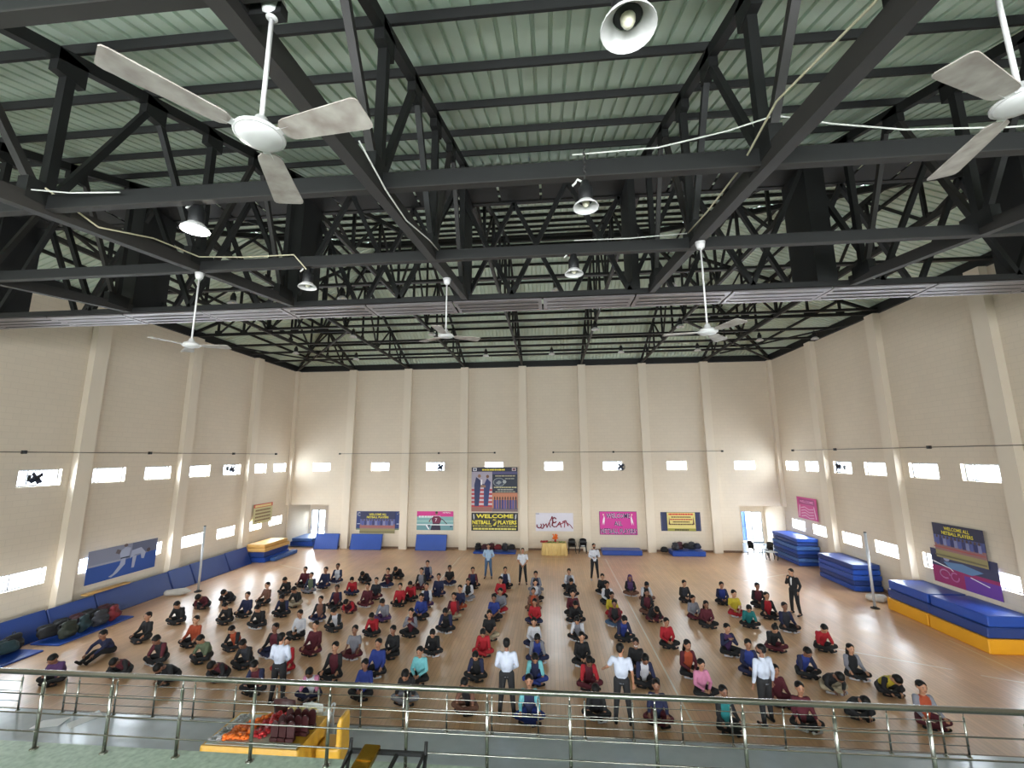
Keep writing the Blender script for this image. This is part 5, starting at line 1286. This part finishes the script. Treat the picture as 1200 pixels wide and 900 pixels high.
for ln_ in PEOPLE.split('\n'):
    q = ln_.split(); col, row = int(q[0]), int(q[1]); x, y = float(q[2]), float(q[3]); (top, sl), garment, pants, po = q[4].split('/'), q[5], q[6], q[7]; extra = q[8] if len(q) > 8 else ''
    hair = extra if extra in ('long', 'bun', 'hood') else 'short'
    P = proto(po, 'short' if sl == 'S' else 'long', hair)
    cw = CLR[top][0]
    lab = 'person in %s %s, %s, %s from the front, line %s from left' % (cw, garment, POSEW[po], ORD[row+1], ORD[col+1])
    t = thing('person', lab, 'person', (x, y, 0), rnd.uniform(-.2, .2), 'seated people in lines on the hall floor')
    k = rnd.uniform(.96, 1.05); t.scale = (k, k, k*rnd.uniform(.98, 1.03))
    dress(t, P, top, sl, pants, skin_ms[rnd.randrange(3)], 'W' if rnd.random() < .35 else 'K', cloth('V') if hair == 'hood' else None)
    if extra == 'mask':
        J = seated_joints(po); b = MB(); b.ball((0, -.052, .125), (.05, .052, .045), 12, 8, M=J['headM']); b.build('face_mask', white_m, t)
def stander(x, y, rz, label, J, top, pants, sleeves='long', shoe='K', h=1.0, skin=0, sl=None, hair='short', extra=None):
    t = thing('person', label, 'person', (x, y, 0), rz); t.scale = (h, h, h)
    dress(t, person_meshes(J, sleeves, hair), top, sl or top, pants, skin_ms[skin], shoe)
    if extra: extra(t, J)
    return t
def phone(t, J):
    b = MB(); p = J['wri'][1]+Vector((-.05, -.09, .02)); b.rbox(p.x-.035, p.x+.035, p.y-.01, p.y+.0, p.z-.06, p.z+.07, .004); b.build('phone', black_m, t)
def beard(t, J):
    b = MB(); b.ball((0, -.045, .1), (.058, .058, .045), 12, 8, M=J['headM']); b.build('beard', hair_m, t)
def beard_phone(t, J): beard(t, J); phone(t, J)
def whiteshirt(t, J):
    b = MB(); b.ball((0, -.082, 1.22), (.05, .04, .17), 12, 10); b.build('shirt_front', white_m, t)
CLR['S1'] = ('pale blue', s(150, 172, 196)); CLR['S2'] = ('pale grey', s(182, 188, 204))
stander(-3.38, 23.7, 0, 'person in pale blue shirt and jeans standing hands behind back, far left of three', standing_joints('back'), 'S1', 'J', h=1.0)
stander(-1.5, 22.75, .05, 'person in white t-shirt and black trousers standing with hands clasped in front', standing_joints('front'), 'W', 'K', 'short', h=1.0)
stander(2.15, 23.75, .1, 'bearded person in white shirt standing at the back holding a phone', standing_joints('phone', turn=.1), 'W', 'K', 'long', 'W', h=1.04, extra=beard_phone)
stander(9.62, 19.3, -1.15, 'person in dark suit standing at right with a hand raised to the chin', standing_joints('chin', bowh=14), 'K', 'K', 'long', 'K', h=1.02, skin=1, sl='K', extra=whiteshirt)
stander(-7.2, 11.75, PI, 'person in white printed shirt standing with back to camera at left', standing_joints('front'), 'S2', 'K', 'long', 'K', h=1.0, skin=0)
stander(-1.2, 11.7, PI, 'person in white long-sleeved shirt standing with back to camera, centre', standing_joints('front'), 'S2', 'K', 'long', 'K', h=1.03, skin=2)
stander(1.6, 11.6, PI-.15, 'person in white t-shirt standing with back to camera, right arm held out', standing_joints('point', turn=-.5), 'S2', 'K', 'short', 'K', h=1.03, skin=0, extra=beard)
stander(5.0, 11.85, PI+.3, 'person in white long-sleeved shirt walking at right, head turned left', standing_joints('side', stride=.08, turn=.7), 'S2', 'K', 'long', 'K', h=1.02, skin=2, extra=beard)

# ------------------------------------------------------------------ camera, world, colour
cam = bpy.data.cameras.new('camera'); co = bpy.data.objects.new('camera', cam); C.objects.link(co)
pit, yaw, rol = math.radians(9.54744), math.radians(4.99239), math.radians(-.35625)
F_ = Vector((-math.sin(yaw)*math.cos(pit), math.cos(yaw)*math.cos(pit), math.sin(pit))); R0 = Vector((math.cos(yaw), math.sin(yaw), 0)); U0 = R0.cross(F_)
Rx = math.cos(rol)*R0 + math.sin(rol)*U0; Ux = -math.sin(rol)*R0 + math.cos(rol)*U0
co.matrix_world = Matrix(((Rx.x, Ux.x, -F_.x, 0), (Rx.y, Ux.y, -F_.y, 0), (Rx.z, Ux.z, -F_.z, H), (0, 0, 0, 1)))
cam.sensor_fit = 'HORIZONTAL'; cam.sensor_width = 36; cam.lens = 503.16/1200*36; cam.clip_start = .05; cam.clip_end = 200
sc = bpy.context.scene; sc.camera = co
w = bpy.data.worlds.new('sky'); sc.world = w; w.use_nodes = True
bg = w.node_tree.nodes['Background']; bg.inputs[0].default_value = (.82, .9, 1, 1); bg.inputs[1].default_value = 3.0
sc.view_settings.view_transform = 'Standard'; sc.view_settings.look = 'None'; sc.view_settings.gamma = 1; sc.view_settings.use_curve_mapping = False
sc.view_settings.exposure = 1.3
sc.cycles.use_denoising = True; sc.cycles.max_bounces = 8; sc.cycles.diffuse_bounces = 5; sc.cycles.glossy_bounces = 3; sc.cycles.transparent_max_bounces = 12
sc.cycles.sample_clamp_indirect = 6; sc.cycles.caustics_reflective = False; sc.cycles.caustics_refractive = False
